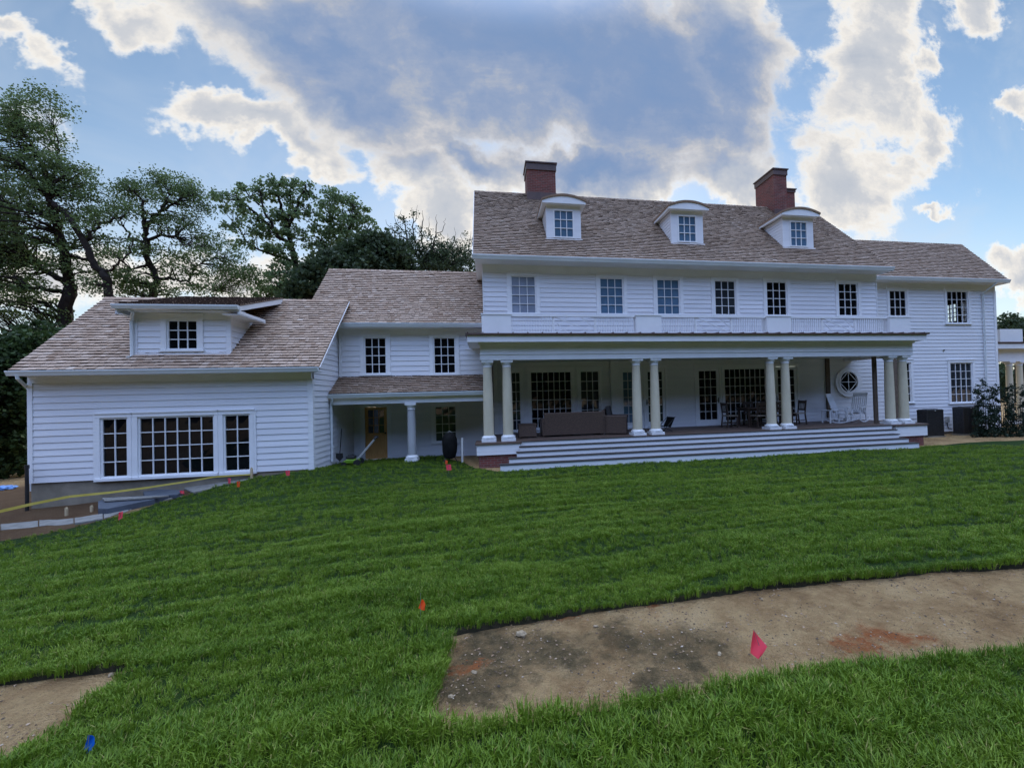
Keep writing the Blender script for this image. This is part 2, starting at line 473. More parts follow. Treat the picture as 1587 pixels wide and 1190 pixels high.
# ------------------------------------------------------------------ mesh helpers
class MB:
    def __init__(self):
        self.v, self.f, self.mi, self.r = [], [], [], []

    def face(self, pts, mi=0, r=0.5):
        n = len(self.v)
        self.v.extend([tuple(p) for p in pts])
        self.f.append(tuple(range(n, n + len(pts))))
        self.mi.append(mi); self.r.append(r)

    def poly(self, verts, faces, mi=0, r=0.5):
        n = len(self.v)
        self.v.extend([tuple(p) for p in verts])
        for f in faces:
            self.f.append(tuple(n + i for i in f)); self.mi.append(mi); self.r.append(r)

    def box(self, x0, x1, y0, y1, z0, z1, mi=0):
        x0, x1 = sorted((x0, x1)); y0, y1 = sorted((y0, y1)); z0, z1 = sorted((z0, z1))
        v = [(x0, y0, z0), (x1, y0, z0), (x1, y1, z0), (x0, y1, z0), (x0, y0, z1), (x1, y0, z1), (x1, y1, z1), (x0, y1, z1)]
        self.poly(v, [(0, 3, 2, 1), (4, 5, 6, 7), (0, 1, 5, 4), (1, 2, 6, 5), (2, 3, 7, 6), (3, 0, 4, 7)], mi)

    def beam(self, a, b, w, h, up=(0, 0, 1), mi=0):
        """box beam from a to b, w across, h along up"""
        a, b = Vector(a), Vector(b)
        d = (b - a).normalized(); up = Vector(up)
        s = d.cross(up).normalized(); u = s.cross(d).normalized()
        c = [(-w / 2, -h / 2), (w / 2, -h / 2), (w / 2, h / 2), (-w / 2, h / 2)]
        v = [a + s * p + u * q for p, q in c] + [b + s * p + u * q for p, q in c]
        self.poly(v, [(3, 2, 1, 0), (4, 5, 6, 7), (0, 1, 5, 4), (1, 2, 6, 5), (2, 3, 7, 6), (3, 0, 4, 7)], mi)

    def prism(self, pts, off, mi=0):
        """extrude a planar polygon by the vector off"""
        n = len(pts); off = Vector(off)
        v = [Vector(p) for p in pts] + [Vector(p) + off for p in pts]
        f = [tuple(range(n - 1, -1, -1)), tuple(range(n, 2 * n))] + [(i, (i + 1) % n, n + (i + 1) % n, n + i) for i in range(n)]
        self.poly(v, f, mi)

    def tube(self, path, rad, n=7, mi=0, cap=True):
        P = [Vector(p) for p in path]
        if not hasattr(rad, '__len__'): rad = [rad] * len(P)
        vs, fs = [], []
        ref = Vector((0.13, 0.31, 0.94))
        for i, p in enumerate(P):
            d = (P[min(i + 1, len(P) - 1)] - P[max(i - 1, 0)]).normalized()
            s = d.cross(ref)
            if s.length < 0.05: s = d.cross(Vector((1, 0, 0)))
            s.normalize(); t = d.cross(s)
            for k in range(n):
                a = 2 * math.pi * k / n
                vs.append(p + (s * math.cos(a) + t * math.sin(a)) * rad[i])
        for i in range(len(P) - 1):
            for k in range(n):
                k2 = (k + 1) % n
                fs.append((i * n + k, i * n + k2, (i + 1) * n + k2, (i + 1) * n + k))
        if cap:
            fs.append(tuple(range(n - 1, -1, -1))); fs.append(tuple((len(P) - 1) * n + k for k in range(n)))
        self.poly(vs, fs, mi)

    def lathe(self, c, prof, n=20, mi=0):
        """prof = [(radius, z)] round a vertical axis through c"""
        vs, fs = [], []
        for r, z in prof:
            for k in range(n):
                a = 2 * math.pi * k / n
                vs.append((c[0] + r * math.cos(a), c[1] + r * math.sin(a), c[2] + z))
        m = len(prof)
        for i in range(m - 1):
            for k in range(n):
                k2 = (k + 1) % n
                fs.append((i * n + k, i * n + k2, (i + 1) * n + k2, (i + 1) * n + k))
        fs.append(tuple(range(n - 1, -1, -1))); fs.append(tuple((m - 1) * n + k for k in range(n)))
        self.poly(vs, fs, mi)

    def build(self, name, mats, parent=None, off=None, smooth=False, bevel=0.0):
        me = bpy.data.meshes.new(name)
        v = self.v
        if off is not None:
            v = [(p[0] - off[0], p[1] - off[1], p[2] - off[2]) for p in v]
        me.from_pydata(v, [], self.f)
        if not isinstance(mats, (list, tuple)): mats = [mats]
        for m in mats: me.materials.append(m)
        if len(mats) > 1: me.polygons.foreach_set('material_index', self.mi)
        a = me.attributes.new('rnd', 'FLOAT', 'FACE'); a.data.foreach_set('value', self.r)
        if smooth: me.polygons.foreach_set('use_smooth', [True] * len(self.f))
        me.update()
        if smooth or bevel:
            bm = bmesh.new(); bm.from_mesh(me)
            bmesh.ops.remove_doubles(bm, verts=bm.verts, dist=0.0004)
            if bevel:
                bmesh.ops.recalc_face_normals(bm, faces=bm.faces)
                bmesh.ops.bevel(bm, geom=[e for e in bm.edges if len(e.link_faces) == 2 and e.calc_face_angle(0) > 0.6], offset=bevel, segments=2, affect='EDGES', profile=0.5)
            bm.to_mesh(me); bm.free()
        o = bpy.data.objects.new(name, me)
        COL.objects.link(o)
        if parent: o.parent = parent
        if smooth:
            me.set_sharp_from_angle(angle=math.radians(40))
        return o


def raw_mesh(name, verts, faces_idx, nper, mat, parent=None, rnd=None):
    """fast mesh from numpy: every face has nper corners"""
    me = bpy.data.meshes.new(name)
    nf = len(faces_idx)
    me.vertices.add(len(verts)); me.vertices.foreach_set('co', np.ascontiguousarray(verts, dtype=np.float32).ravel())
    me.loops.add(nf * nper); me.loops.foreach_set('vertex_index', np.ascontiguousarray(faces_idx, dtype=np.int32).ravel())
    me.polygons.add(nf)
    me.polygons.foreach_set('loop_start', np.arange(0, nf * nper, nper, dtype=np.int32))
    me.polygons.foreach_set('loop_total', np.full(nf, nper, dtype=np.int32))
    me.update(calc_edges=True)
    me.materials.append(mat)
    if rnd is not None:
        a = me.attributes.new('rnd', 'FLOAT', 'FACE'); a.data.foreach_set('value', np.asarray(rnd, dtype=np.float32))
    o = bpy.data.objects.new(name, me); COL.objects.link(o)
    if parent: o.parent = parent
    return o


def tag(o, label=None, cat=None, group=None, kind=None):
    if label: o['label'] = label
    if cat: o['category'] = cat
    if group: o['group'] = group
    if kind: o['kind'] = kind
    return o


def thing(name, label, cat, loc=(0, 0, 0), rz=0.0, group=None):
    o = bpy.data.objects.new(name, None); COL.objects.link(o)
    o.empty_display_size = 0.2
    o.location = loc; o.rotation_euler = (0, 0, rz)
    return tag(o, label, cat, group)


def copy_tree(root, loc, rz, label):
    r = root.copy(); COL.objects.link(r)
    r.location = loc; r.rotation_euler = (0, 0, rz); r['label'] = label
    for ch in list(root.children):
        c = ch.copy(); COL.objects.link(c); c.parent = r
        for g in list(ch.children):
            d = g.copy(); COL.objects.link(d); d.parent = c
    return r

# ------------------------------------------------------------------ ground
def A3(px, py, Y):
    p = at(px, py, Y); return (p.x, p.y, p.z)


_ctl = np.array([
    (0, 0, 0.16), (2, 2.3, 0.14), (-3, 2, 0.10), (4, 3, 0.12), (-6, 4, -0.10), (0, -3, 0.2), (7, 2, 0.12), (-4, -2, 0.12),
    (0.26, 12.0, -0.43), (6.3, 12.0, -0.45), (14.5, 12.0, -0.44), (3, 7, -0.10), (-4, 7, -0.28), (10, 6, -0.04), (-1.2, 12.5, -0.36),
    A3(390, 739, 12.6), A3(484, 727, 12.65), A3(583, 713, 16.2), A3(636, 714, 14.3), A3(730, 712, 14.5),
    (-8.8, 7.2, -0.74), (-7.9, 8.9, -0.70), (-7.5, 10.2, -0.60), A3(45, 786, 12.7), A3(250, 762, 12.7), (-11, 9, -0.80), (-14, 12, -0.85),
    (16, 9, -0.2), (19, 12, -0.38), (19, 15.5, -0.47), (26, 15, -0.5), (25, 8, -0.1),
    (-30, 10, -1.2), (-25, 30, -1.3), (30, 30, -0.7), (0, 40, -0.7), (0, -20, 0.3), (-20, -5, -0.5), (30, 0, 0.1),
    (-40, 80, -1.5), (40, 80, -1.0), (0, 22, -0.5), (10, 22, -0.5)], dtype=float)


def _fit():
    P, z = _ctl[:, :2], _ctl[:, 2]
    n = len(P)
    K = np.linalg.norm(P[:, None] - P[None], axis=2)
    K = -K + np.eye(n) * -0.15
    Q = np.c_[np.ones(n), P]
    S = np.block([[K, Q], [Q.T, np.zeros((3, 3))]])
    return np.linalg.solve(S, np.r_[z, 0, 0, 0])


_cf = _fit()


def gz(x, y):
    """height of the lawn surface"""
    x = np.atleast_1d(np.asarray(x, float)); y = np.atleast_1d(np.asarray(y, float))
    out = np.empty_like(x)
    for i in range(0, len(x), 20000):
        X, Y = x[i:i + 20000], y[i:i + 20000]
        d = np.hypot(X[:, None] - _ctl[None, :, 0], Y[:, None] - _ctl[None, :, 1])
        out[i:i + 20000] = -d @ _cf[:len(_ctl)] + _cf[-3] + _cf[-2] * X + _cf[-1] * Y
    return out


def g1(x, y):
    return float(gz(x, y)[0])


def gpix(px, py, lift=0.0):
    """where the ray of a photograph pixel meets the lawn surface"""
    w = ray(px, py)
    lo, hi = 0.3, 60.0
    ts = np.linspace(0.3, 60, 1200)
    h = EYE + w[2] * ts - gz(w[0] * ts, w[1] * ts) - lift
    k = np.argmax(h < 0)
    if h[k] >= 0: k = len(ts) - 1
    t = ts[max(k - 1, 0)] + (ts[k] - ts[max(k - 1, 0)]) * (h[max(k - 1, 0)] / max(h[max(k - 1, 0)] - h[k], 1e-6))
    return Vector((w[0] * t, w[1] * t, EYE + w[2] * t))


SOD = 0.055


def soil_mat():
    m, t, b = new_mat('bare_soil', 0.95, 0.15)
    p = pos_node(t)
    n = t.noise(p, 1.1, 7, 0.62).outputs[0]
    n2 = t.noise(p, 9.0, 6, 0.65).outputs[0]
    n3 = t.noise(p, 55.0, 3, 0.7).outputs[0]
    base = t.ramp(t.math('ADD', t.math('MULTIPLY', n, 0.55), t.math('MULTIPLY', n2, 0.45)),
                  [(0.28, (0.18, 0.105, 0.048)), (0.42, (0.42, 0.255, 0.115)), (0.54, (0.60, 0.395, 0.19)), (0.66, (0.69, 0.48, 0.25)), (0.82, (0.72, 0.53, 0.31))])
    # damp mossy stains with edges of their own, where the photograph shows them
    wp = t.noise(p, 2.6, 7, 0.72)
    wv = t.vmath('SCALE', t.vmath('SUBTRACT', wp.outputs['Color'], (0.5, 0.5, 0.5)))
    wv.node.inputs['Scale'].default_value = 0.95
    q = t.vmath('ADD', p, wv)

    def blobs(lst):
        tot = None
        for (px, py, r) in lst:
            c = gpix(px, py, -0.05)
            d = t.vmath('DISTANCE', q, (c.x, c.y, c.z))
            v = t.rng(d, r, r * 0.35)
            tot = v if tot is None else t.math('MAXIMUM', tot, v)
        return tot
    moss = blobs([(770, 1000, 0.40), (850, 1010, 0.35), (780, 1060, 0.26), (720, 1060, 0.22), (960, 985, 0.34), (1060, 1000, 0.42), (1010, 1050, 0.25), (1090, 1040, 0.22), (730, 985, 0.2)])
    base = t.mix(t.math('MULTIPLY', moss, t.rng(n2, 0.30, 0.60, 0.45, 0.9)), base, (0.085, 0.066, 0.032))
    clay = blobs([(1365, 985, 0.26), (1330, 1000, 0.16), (1420, 990, 0.14), (1010, 935, 0.16), (740, 1030, 0.10), (1400, 1000, 0.2), (870, 950, 0.12)])
    base = t.mix(t.math('MULTIPLY', clay, t.rng(n2, 0.3, 0.55, 0.4, 1.0)), base, (0.42, 0.145, 0.05))
    bed = blobs([(60, 800, 3.2), (190, 775, 2.6), (-60, 790, 5.0), (100, 785, 3.0), (300, 765, 1.5), (60, 835, 2.2), (-80, 840, 3.0), (20, 765, 4.0)])
    base = t.mix(t.math('MULTIPLY', bed, 0.85), base, (0.10, 0.052, 0.03))
    n4 = t.noise(p, 130.0, 2, 0.7).outputs[0]
    base = t.mix(t.rng(n4, 0.56, 0.70, 0.0, 0.55), base, (0.075, 0.05, 0.032))
    base = t.mix(t.rng(n3, 0.60, 0.72, 0.0, 0.5), base, (0.50, 0.38, 0.25))
    straw = t.noise(p, 26.0, 4, 0.7, 2.5).outputs[0]
    base = t.mix(t.rng(straw, 0.58, 0.66, 0.0, 0.35), base, (0.20, 0.13, 0.07))
    t.l.new(base, b.inputs['Base Color'])
    bump(t, b, t.math('ADD', t.math('MULTIPLY', n2, 1.0), t.math('MULTIPLY', n3, 0.7)), 1.0, 0.13)
    return m


def lawn_mat():
    m, t, b = new_mat('lawn_turf', 0.9, 0.1)
    p = pos_node(t)
    mp = t.add('ShaderNodeMapping'); mp.inputs['Scale'].default_value = (0.35, 1.6, 1)
    t.l.new(p, mp.inputs[0])
    n = t.noise(mp.outputs[0], 1.8, 6, 0.65).outputs[0]
    n2 = t.noise(p, 40, 4, 0.7).outputs[0]
    v = t.math('ADD', t.math('MULTIPLY', n, 0.6), t.math('MULTIPLY', n2, 0.4))
    t.l.new(t.ramp(v, [(0.3, (0.012, 0.026, 0.006)), (0.7, (0.032, 0.066, 0.011))]), b.inputs['Base Color'])
    bump(t, b, n2, 1.0, 0.05)
    return m


def sod_edge_mat():
    return noisy('sod_edge', (0.010, 0.012, 0.006), (0.040, 0.032, 0.020), 25.0, 0.95, 0.1, 0.8, 40)


def px_poly(lst):
    return [(g.x, g.y) for g in (gpix(*p) for p in lst)]


def densify(poly, step, jit, seed):
    r = random.Random(seed)
    out = []
    for i, a in enumerate(poly):
        b = poly[(i + 1) % len(poly)]
        L = math.hypot(b[0] - a[0], b[1] - a[1])
        n = max(1, min(200, int(L / step)))
        for k in range(n):
            f = k / n
            j = jit if k else 0
            out.append((a[0] + (b[0] - a[0]) * f + r.uniform(-j, j), a[1] + (b[1] - a[1]) * f + r.uniform(-j, j)))
    return out


def inside(poly, x, y):
    """even-odd test, vectorised"""
    x = np.asarray(x); y = np.asarray(y)
    r = np.zeros(x.shape, bool)
    n = len(poly)
    for i in range(n):
        x0, y0 = poly[i]; x1, y1 = poly[(i + 1) % n]
        if y0 == y1: continue
        c = ((y0 > y) != (y1 > y)) & (x < (x1 - x0) * (y - y0) / (y1 - y0) + x0)
        r ^= c
    return r


patch_r = px_poly([(697, 974), (760, 962), (850, 948), (940, 935), (1040, 922), (1150, 908), (1270, 895), (1400, 883), (1587, 871), (1700, 866)])
patch_r += [(9.0, 4.35), (13.0, 5.2), (13.0, 3.3), (9.0, 2.55)]
patch_r += px_poly([(1660, 1002), (1587, 1008), (1500, 1018), (1400, 1028), (1300, 1039), (1200, 1054), (1100, 1070), (960, 1096), (840, 1114), (740, 1131), (645, 1143)])
patch_r += px_poly([(668, 1066), (688, 1014)])
patch_l = px_poly([(232, 1012), (205, 1024), (150, 1032), (70, 1040), (0, 1050)]) + [(-4.2, 2.72), (-4.6, 1.6)] + px_poly([(-80, 1240), (0, 1196), (60, 1156), (120, 1108), (180, 1062)])
# outer outline of the lawn
front = [(-60, 848), (0, 838), (60, 828), (130, 813), (190, 799), (240, 782), (286, 770), (330, 756), (390, 741), (440, 733), (486, 727)]
lawn_outer = px_poly(front)
lawn_outer += [(-4.9, 12.9), (-4.9, 16.1), (-1.6, 16.1), (-1.35, 14.5), (-0.9, 14.0), (-0.45, 12.6), (0.2, 12.12), (14.5, 12.12), (14.8, 12.3), (15.5, 12.4), (19.5, 12.1), (32, 11.8),
               (40, 6), (40, -12), (-16, -12), (-13, 5.5)]
lawn_outer_d = densify(lawn_outer, 0.25, 0.02, 1)
patch_r_d = densify(patch_r, 0.05, 0.010, 2)
patch_l_d = densify(patch_l, 0.05, 0.010, 3)


def bumps(x, y):
    """low undulation of freshly laid sod"""
    rid = np.array([noise.noise(Vector((a * 0.55, b * 3.4, 5.0))) + .5 * noise.noise(Vector((a * 1.1, b * 7.5, 8.0))) for a, b in zip(x, y)])
    return (0.026 * rid + 0.012 * np.sin(x * 1.7 + 0.6 * np.sin(y * 1.3)) * np.sin(y * 2.9 + 0.7 * np.sin(x * 0.9)) + 0.007 * np.sin(y * 7.3 + 1.2 * np.sin(x * 1.1)) * np.sin(x * 0.8 + y))


def build_lawn():
    pts, edges = [], []
    for poly in (lawn_outer_d, patch_r_d, patch_l_d):
        n0 = len(pts)
        pts += [Vector(p) for p in poly]
        edges += [(n0 + i, n0 + (i + 1) % len(poly)) for i in range(len(poly))]
    nb = len(pts)
    gx = []
    for (x0, x1, y0, y1, st) in ((-6, 8, 0.3, 6, 0.16), (-14, 20, 6, 14, 0.36), (-14, -6, 0.3, 6, 0.5), (8, 20, 0.3, 6, 0.5), (20, 40, -11, 12, 2.5), (-14, 20, -11, 0.3, 2.0)):
        xs = np.arange(x0, x1, st); ys = np.arange(y0, y1, st)
        X, Y = np.meshgrid(xs, ys)
        gx.append(np.c_[X.ravel() + rng.uniform(-st * .25, st * .25, X.size), Y.ravel() + rng.uniform(-st * .25, st * .25, X.size)])
    gp = np.concatenate(gx)
    ok = inside(lawn_outer_d, gp[:, 0], gp[:, 1]) & ~inside(patch_r_d, gp[:, 0], gp[:, 1]) & ~inside(patch_l_d, gp[:, 0], gp[:, 1])
    pts += [Vector(p) for p in gp[ok]]
    vs, es, fs, ov, oe, of = delaunay_2d_cdt(pts, edges, [], 0, 1e-5)
    V = np.array([(v.x, v.y) for v in vs])
    F = np.array([f for f in fs if len(f) == 3])
    c = V[F].mean(axis=1)
    keep = inside(lawn_outer_d, c[:, 0], c[:, 1]) & ~inside(patch_r_d, c[:, 0], c[:, 1]) & ~inside(patch_l_d, c[:, 0], c[:, 1])
    F = F[keep]
    Z = gz(V[:, 0], V[:, 1]) + bumps(V[:, 0], V[:, 1])
    m = MB()
    m.v = [(a[0], a[1], z) for a, z in zip(V, Z)]
    m.f = [tuple(f) for f in F.tolist()]
    m.mi = [0] * len(m.f); m.r = [0.5] * len(m.f)
    # skirt: the cut side of the sod
    cnt = {}
    for f in m.f:
        for a, b in ((f[0], f[1]), (f[1], f[2]), (f[2], f[0])):
            cnt[(a, b)] = 1
    low = {}
    for (a, b) in list(cnt):
        if (b, a) not in cnt:
            for k in (a, b):
                if k not in low:
                    low[k] = len(m.v); x, y, z = m.v[k]; m.v.append((x, y, z - SOD - 0.09))
            m.f.append((b, a, low[a], low[b])); m.mi.append(1); m.r.append(0.5)
    o = m.build('lawn', [lawn_mat(), sod_edge_mat()])
    me = o.data
    me.polygons.foreach_set('use_smooth', [True] * len(me.polygons))
    tag(o, kind='structure')
    return o


def build_soil():
    def axis(a, b, fa, fb, step, coarse):
        return np.unique(np.round(np.concatenate([np.arange(a, fa, coarse), np.arange(fa, fb, step), np.arange(fb, b + .1, coarse)]), 3))
    xs = axis(-150, 150, -14, 22, 0.22, 8.0); ys = axis(-40, 260, 0, 18, 0.22, 8.0)
    X, Y = np.meshgrid(xs, ys)
    r = np.hypot(X, Y - 10)
    xc, yc = np.clip(X, -60, 60), np.clip(Y, -30, 90)
    Z = gz(xc.ravel(), yc.ravel()).reshape(X.shape) - SOD
    nz = np.array([noise.noise(Vector((a * 2.2, b * 2.2, 0))) for a, b in zip(X.ravel(), Y.ravel())]).reshape(X.shape)
    Z = Z + nz * 0.018
    nx, ny = len(xs), len(ys)
    idx = np.arange(nx * ny).reshape(ny, nx)
    F = np.stack([idx[:-1, :-1], idx[:-1, 1:], idx[1:, 1:], idx[1:, :-1]], axis=-1).reshape(-1, 4)
    o = raw_mesh('ground', np.c_[X.ravel(), Y.ravel(), Z.ravel()], F, 4, soil_mat())
    o.data.polygons.foreach_set('use_smooth', [True] * len(o.data.polygons))
    tag(o, kind='structure')


def blade_mat():
    m, t, b = new_mat('grass_blades', 0.5, 0.25)
    oi = t.add('ShaderNodeObjectInfo')
    p = pos_node(t)
    mp = t.add('ShaderNodeMapping'); mp.inputs['Scale'].default_value = (0.30, 1.5, 1)
    t.l.new(p, mp.inputs[0])
    n = t.noise(mp.outputs[0], 1.6, 5, 0.62).outputs[0]
    n2 = t.noise(p, 1.9, 5, 0.65).outputs[0]
    v = t.math('ADD', t.math('MULTIPLY', n, 0.55), t.math('MULTIPLY', n2, 0.45))
    v = t.math('ADD', v, t.math('MULTIPLY', t.math('SUBTRACT', oi.outputs['Random'], 0.5), 0.22))
    bl = t.add('ShaderNodeAttribute', attribute_name='rnd').outputs['Fac']
    v = t.math('ADD', v, t.math('MULTIPLY', t.math('SUBTRACT', bl, 0.5), 0.24))
    c = t.ramp(v, [(0.20, (0.042, 0.084, 0.007)), (0.44, (0.108, 0.190, 0.014)), (0.62, (0.172, 0.262, 0.022)), (0.84, (0.27, 0.34, 0.06))])
    # tired yellow patches and a few straw blades
    dry = t.rng(t.noise(p, 0.55, 5, 0.7).outputs[0], 0.54, 0.72, 0.0, 0.38)
    c = t.mix(dry, c, (0.24, 0.235, 0.045))
    c = t.mix(t.rng(bl, 0.955, 0.965, 0.0, 0.7), c, (0.40, 0.33, 0.12))
    t.l.new(c, b.inputs['Base Color'])
    tr = t.add('ShaderNodeBsdfTranslucent'); t.l.new(c, tr.inputs[0])
    mx = t.add('ShaderNodeMixShader'); mx.inputs[0].default_value = 0.3
    t.l.new(b.outputs[0], mx.inputs[1]); t.l.new(tr.outputs[0], mx.inputs[2])
    t.l.new(mx.outputs[0], t.n['Material Output'].inputs[0])
    return m


def build_grass():
    mat = blade_mat()
    tufts = []
    for k in range(5):
        r = random.Random(40 + k)
        m = MB()
        for i in range(20):
            a = r.uniform(0, 6.28); d = r.uniform(0, 0.034)
            bx, by = math.cos(a) * d, math.sin(a) * d
            h = r.uniform(0.022, 0.050); w = r.uniform(0.0011, 0.0023)
            la = a + r.uniform(-1.0, 1.0); ln = r.uniform(0.006, 0.036)
            sx, sy = -math.sin(la + r.uniform(-.6, .6)) * w, math.cos(la) * w
            p0 = (bx, by, -0.012); p1 = (bx + math.cos(la) * ln * .3, by + math.sin(la) * ln * .3, h * .62); p2 = (bx + math.cos(la) * ln, by + math.sin(la) * ln, h * r.uniform(.8, 1.0))
            v = [(p0[0] - sx, p0[1] - sy, p0[2]), (p0[0] + sx, p0[1] + sy, p0[2]), (p1[0] + sx * .85, p1[1] + sy * .85, p1[2]), (p1[0] - sx * .85, p1[1] - sy * .85, p1[2]), p2]
            m.poly(v, [(0, 1, 2, 3), (3, 2, 4)], 0, r.random())
        o = m.build('grass_tuft', mat)
        COL.objects.unlink(o)
        tufts.append(o)
    P = []
    for (r0, r1, dens, sc) in ((0.6, 2.4, 900, 1.35), (2.4, 2.9, 1200, 1.2), (2.9, 4.2, 1150, 1.05), (4.2, 7.0, 560, 1.1), (7.0, 10.5, 280, 1.2), (10.5, 20.0, 100, 1.35)):
        area = math.pi * (r1 * r1 - r0 * r0)
        n = int(area * dens)
        rad = np.sqrt(rng.uniform(r0 * r0, r1 * r1, n)); an = rng.uniform(0, 2 * math.pi, n)
        x, y = rad * np.sin(an), rad * np.cos(an)
        k = (y > -0.8) & (np.abs(x) < y * 2.3 + 4.0)
        P.append(np.c_[x[k], y[k], np.full(k.sum(), sc)])
    P = np.concatenate(P)
    ok = inside(lawn_outer_d, P[:, 0], P[:, 1]) & ~inside(patch_r_d, P[:, 0], P[:, 1]) & ~inside(patch_l_d, P[:, 0], P[:, 1])
    P = P[ok]
    # a fringe along the cut edges, hanging over them
    fr = []
    for poly in (patch_r_d, patch_l_d):
        for i, a in enumerate(poly):
            for _ in range(4):
                fr.append((a[0] + rng.normal(0, .022), a[1] + rng.normal(0, .022), 1.05))
    P = np.concatenate([P, np.array(fr)])
    seam = np.array([noise.noise(Vector((a * 0.8, b * 5.5, 21.0))) for a, b in P[:, :2]])
    P = P[(seam > -0.36) | (P[:, 1] < 2.6) | (rng.uniform(0, 1, len(P)) < .25)]
    n = len(P)
    hv = np.array([noise.noise(Vector((a * 0.55, b * 3.4, 5.0))) + .9 * noise.noise(Vector((a * 0.8, b * 8.5, 8.0))) for a, b in P[:, :2]])
    hv2 = np.array([noise.noise(Vector((a * 5.0, b * 5.0, 9.0))) for a, b in P[:, :2]])
    z = gz(P[:, 0], P[:, 1]) + bumps(P[:, 0], P[:, 1])
    sc = P[:, 2] * (1.0 + 0.35 * hv + 0.3 * hv2) * rng.uniform(0.75, 1.2, n)
    sc *= np.where(P[:, 1] < 2.4, 1.15, 1.0)
    me = bpy.data.meshes.new('grass')
    me.vertices.add(n); me.vertices.foreach_set('co', np.c_[P[:, 0], P[:, 1], z].astype(np.float32).ravel())
    a = me.attributes.new('rot', 'FLOAT_VECTOR', 'POINT')
    a.data.foreach_set('vector', np.c_[rng.normal(0, .12, n), rng.normal(0, .12, n), rng.uniform(0, 6.28, n)].astype(np.float32).ravel())
    a = me.attributes.new('scl', 'FLOAT', 'POINT'); a.data.foreach_set('value', sc.astype(np.float32))
    a = me.attributes.new('pick', 'INT', 'POINT'); a.data.foreach_set('value', rng.integers(0, 5, n).astype(np.int32))
    me.materials.append(mat)
    o = bpy.data.objects.new('grass', me); COL.objects.link(o)
    ng = bpy.data.node_groups.new('grass_scatter', 'GeometryNodeTree')
    ng.interface.new_socket('Geometry', in_out='INPUT', socket_type='NodeSocketGeometry')
    ng.interface.new_socket('Geometry', in_out='OUTPUT', socket_type='NodeSocketGeometry')
    N, L = ng.nodes, ng.links
    gi, go = N.new('NodeGroupInput'), N.new('NodeGroupOutput')
    g2i = N.new('GeometryNodeGeometryToInstance')
    for t in reversed(tufts):
        oi = N.new('GeometryNodeObjectInfo'); oi.inputs['Object'].default_value = t
        L.new(oi.outputs['Geometry'], g2i.inputs[0])
    iop = N.new('GeometryNodeInstanceOnPoints')
    iop.inputs['Pick Instance'].default_value = True

    def attr(name, dt):
        nd = N.new('GeometryNodeInputNamedAttribute'); nd.data_type = dt; nd.inputs['Name'].default_value = name
        return nd.outputs['Attribute']
    L.new(gi.outputs[0], iop.inputs['Points']); L.new(g2i.outputs[0], iop.inputs['Instance'])
    L.new(attr('rot', 'FLOAT_VECTOR'), iop.inputs['Rotation']); L.new(attr('scl', 'FLOAT'), iop.inputs['Scale'])
    L.new(attr('pick', 'INT'), iop.inputs['Instance Index'])
    L.new(iop.outputs[0], go.inputs[0])
    md = o.modifiers.new('scatter', 'NODES'); md.node_group = ng
    tag(o, 'short green lawn grass with ragged edges beside the bare soil', 'grass', kind='stuff')
    print('grass tufts', n)


def pebble(m, x, y, z, r, rd):
    s = [(1, 0, 0), (-1, 0, 0), (0, 1, 0), (0, -1, 0), (0, 0, 1), (0, 0, -1)]
    f = [(0, 2, 4), (2, 1, 4), (1, 3, 4), (3, 0, 4), (2, 0, 5), (1, 2, 5), (3, 1, 5), (0, 3, 5)]
    a = rd.uniform(0, 3.1); c, sn = math.cos(a), math.sin(a)
    k = (rd.uniform(.8, 1.5), rd.uniform(.6, 1.1), rd.uniform(.4, .8))
    v = []
    for p in s:
        q = [p[i] * k[i] * r * rd.uniform(.8, 1.2) for i in range(3)]
        v.append((x + q[0] * c - q[1] * sn, y + q[0] * sn + q[1] * c, z + q[2] * 0.9))
    m.poly(v, f, 0, rd.random())


def build_gravel():
    rd = random.Random(5)
    m = MB()
    for poly, n in ((patch_r_d, 12000), (patch_l_d, 1200)):
        xs = [p[0] for p in poly]; ys = [p[1] for p in poly]
        X = rng.uniform(min(xs), max(xs), n * 3); Y = rng.uniform(min(ys), max(ys), n * 3)
        k = inside(poly, X, Y)
        X, Y = X[k], Y[k]
        Z = gz(X, Y) - SOD
        for x, y, z in zip(X, Y, Z):
            if noise.noise(Vector((x * 2.5, y * 2.5, 1))) < rd.uniform(-0.5, 0.4): continue
            pebble(m, x, y, z + 0.004 + noise.noise(Vector((x * 2.2, y * 2.2, 0))) * 0.018, rd.choice((.003, .003, .004, .004, .005, .006, .007, .009)), rd)
    mt, t, b = new_mat('gravel', 0.9, 0.2)
    a = t.add('ShaderNodeAttribute', attribute_name='rnd')
    t.l.new(t.ramp(a.outputs['Fac'], [(0, (0.07, 0.055, 0.045)), (0.5, (0.26, 0.17, 0.10)), (0.85, (0.40, 0.28, 0.18)), (1, (0.46, 0.38, 0.29))]), b.inputs['Base Color'])
    o = m.build('gravel', mt)
    tag(o, 'small brown and pale gravel scattered over bare soil', 'gravel', kind='stuff')


def rock(px, py, r, label):
    c = gpix(px, py, -SOD)
    bm = bmesh.new()
    bmesh.ops.create_icosphere(bm, subdivisions=3, radius=r)
    sd = random.Random(px).uniform(0, 50)
    for v in bm.verts:
        d = 1 + 0.35 * noise.noise(v.co.normalized() * 1.6 + Vector((sd, 0, 0)))
        v.co = Vector((v.co.x * 1.35 * d, v.co.y * 0.8 * d, v.co.z * 0.62 * d))
    me = bpy.data.meshes.new('rock'); bm.to_mesh(me); bm.free()
    me.materials.append(M['rock'])
    o = bpy.data.objects.new('rock', me); COL.objects.link(o)
    o.location = (c.x, c.y, c.z + r * 0.35); o.rotation_euler = (0, 0, sd)
    tag(o, label, 'rock', 'loose rocks lying on the bare soil')


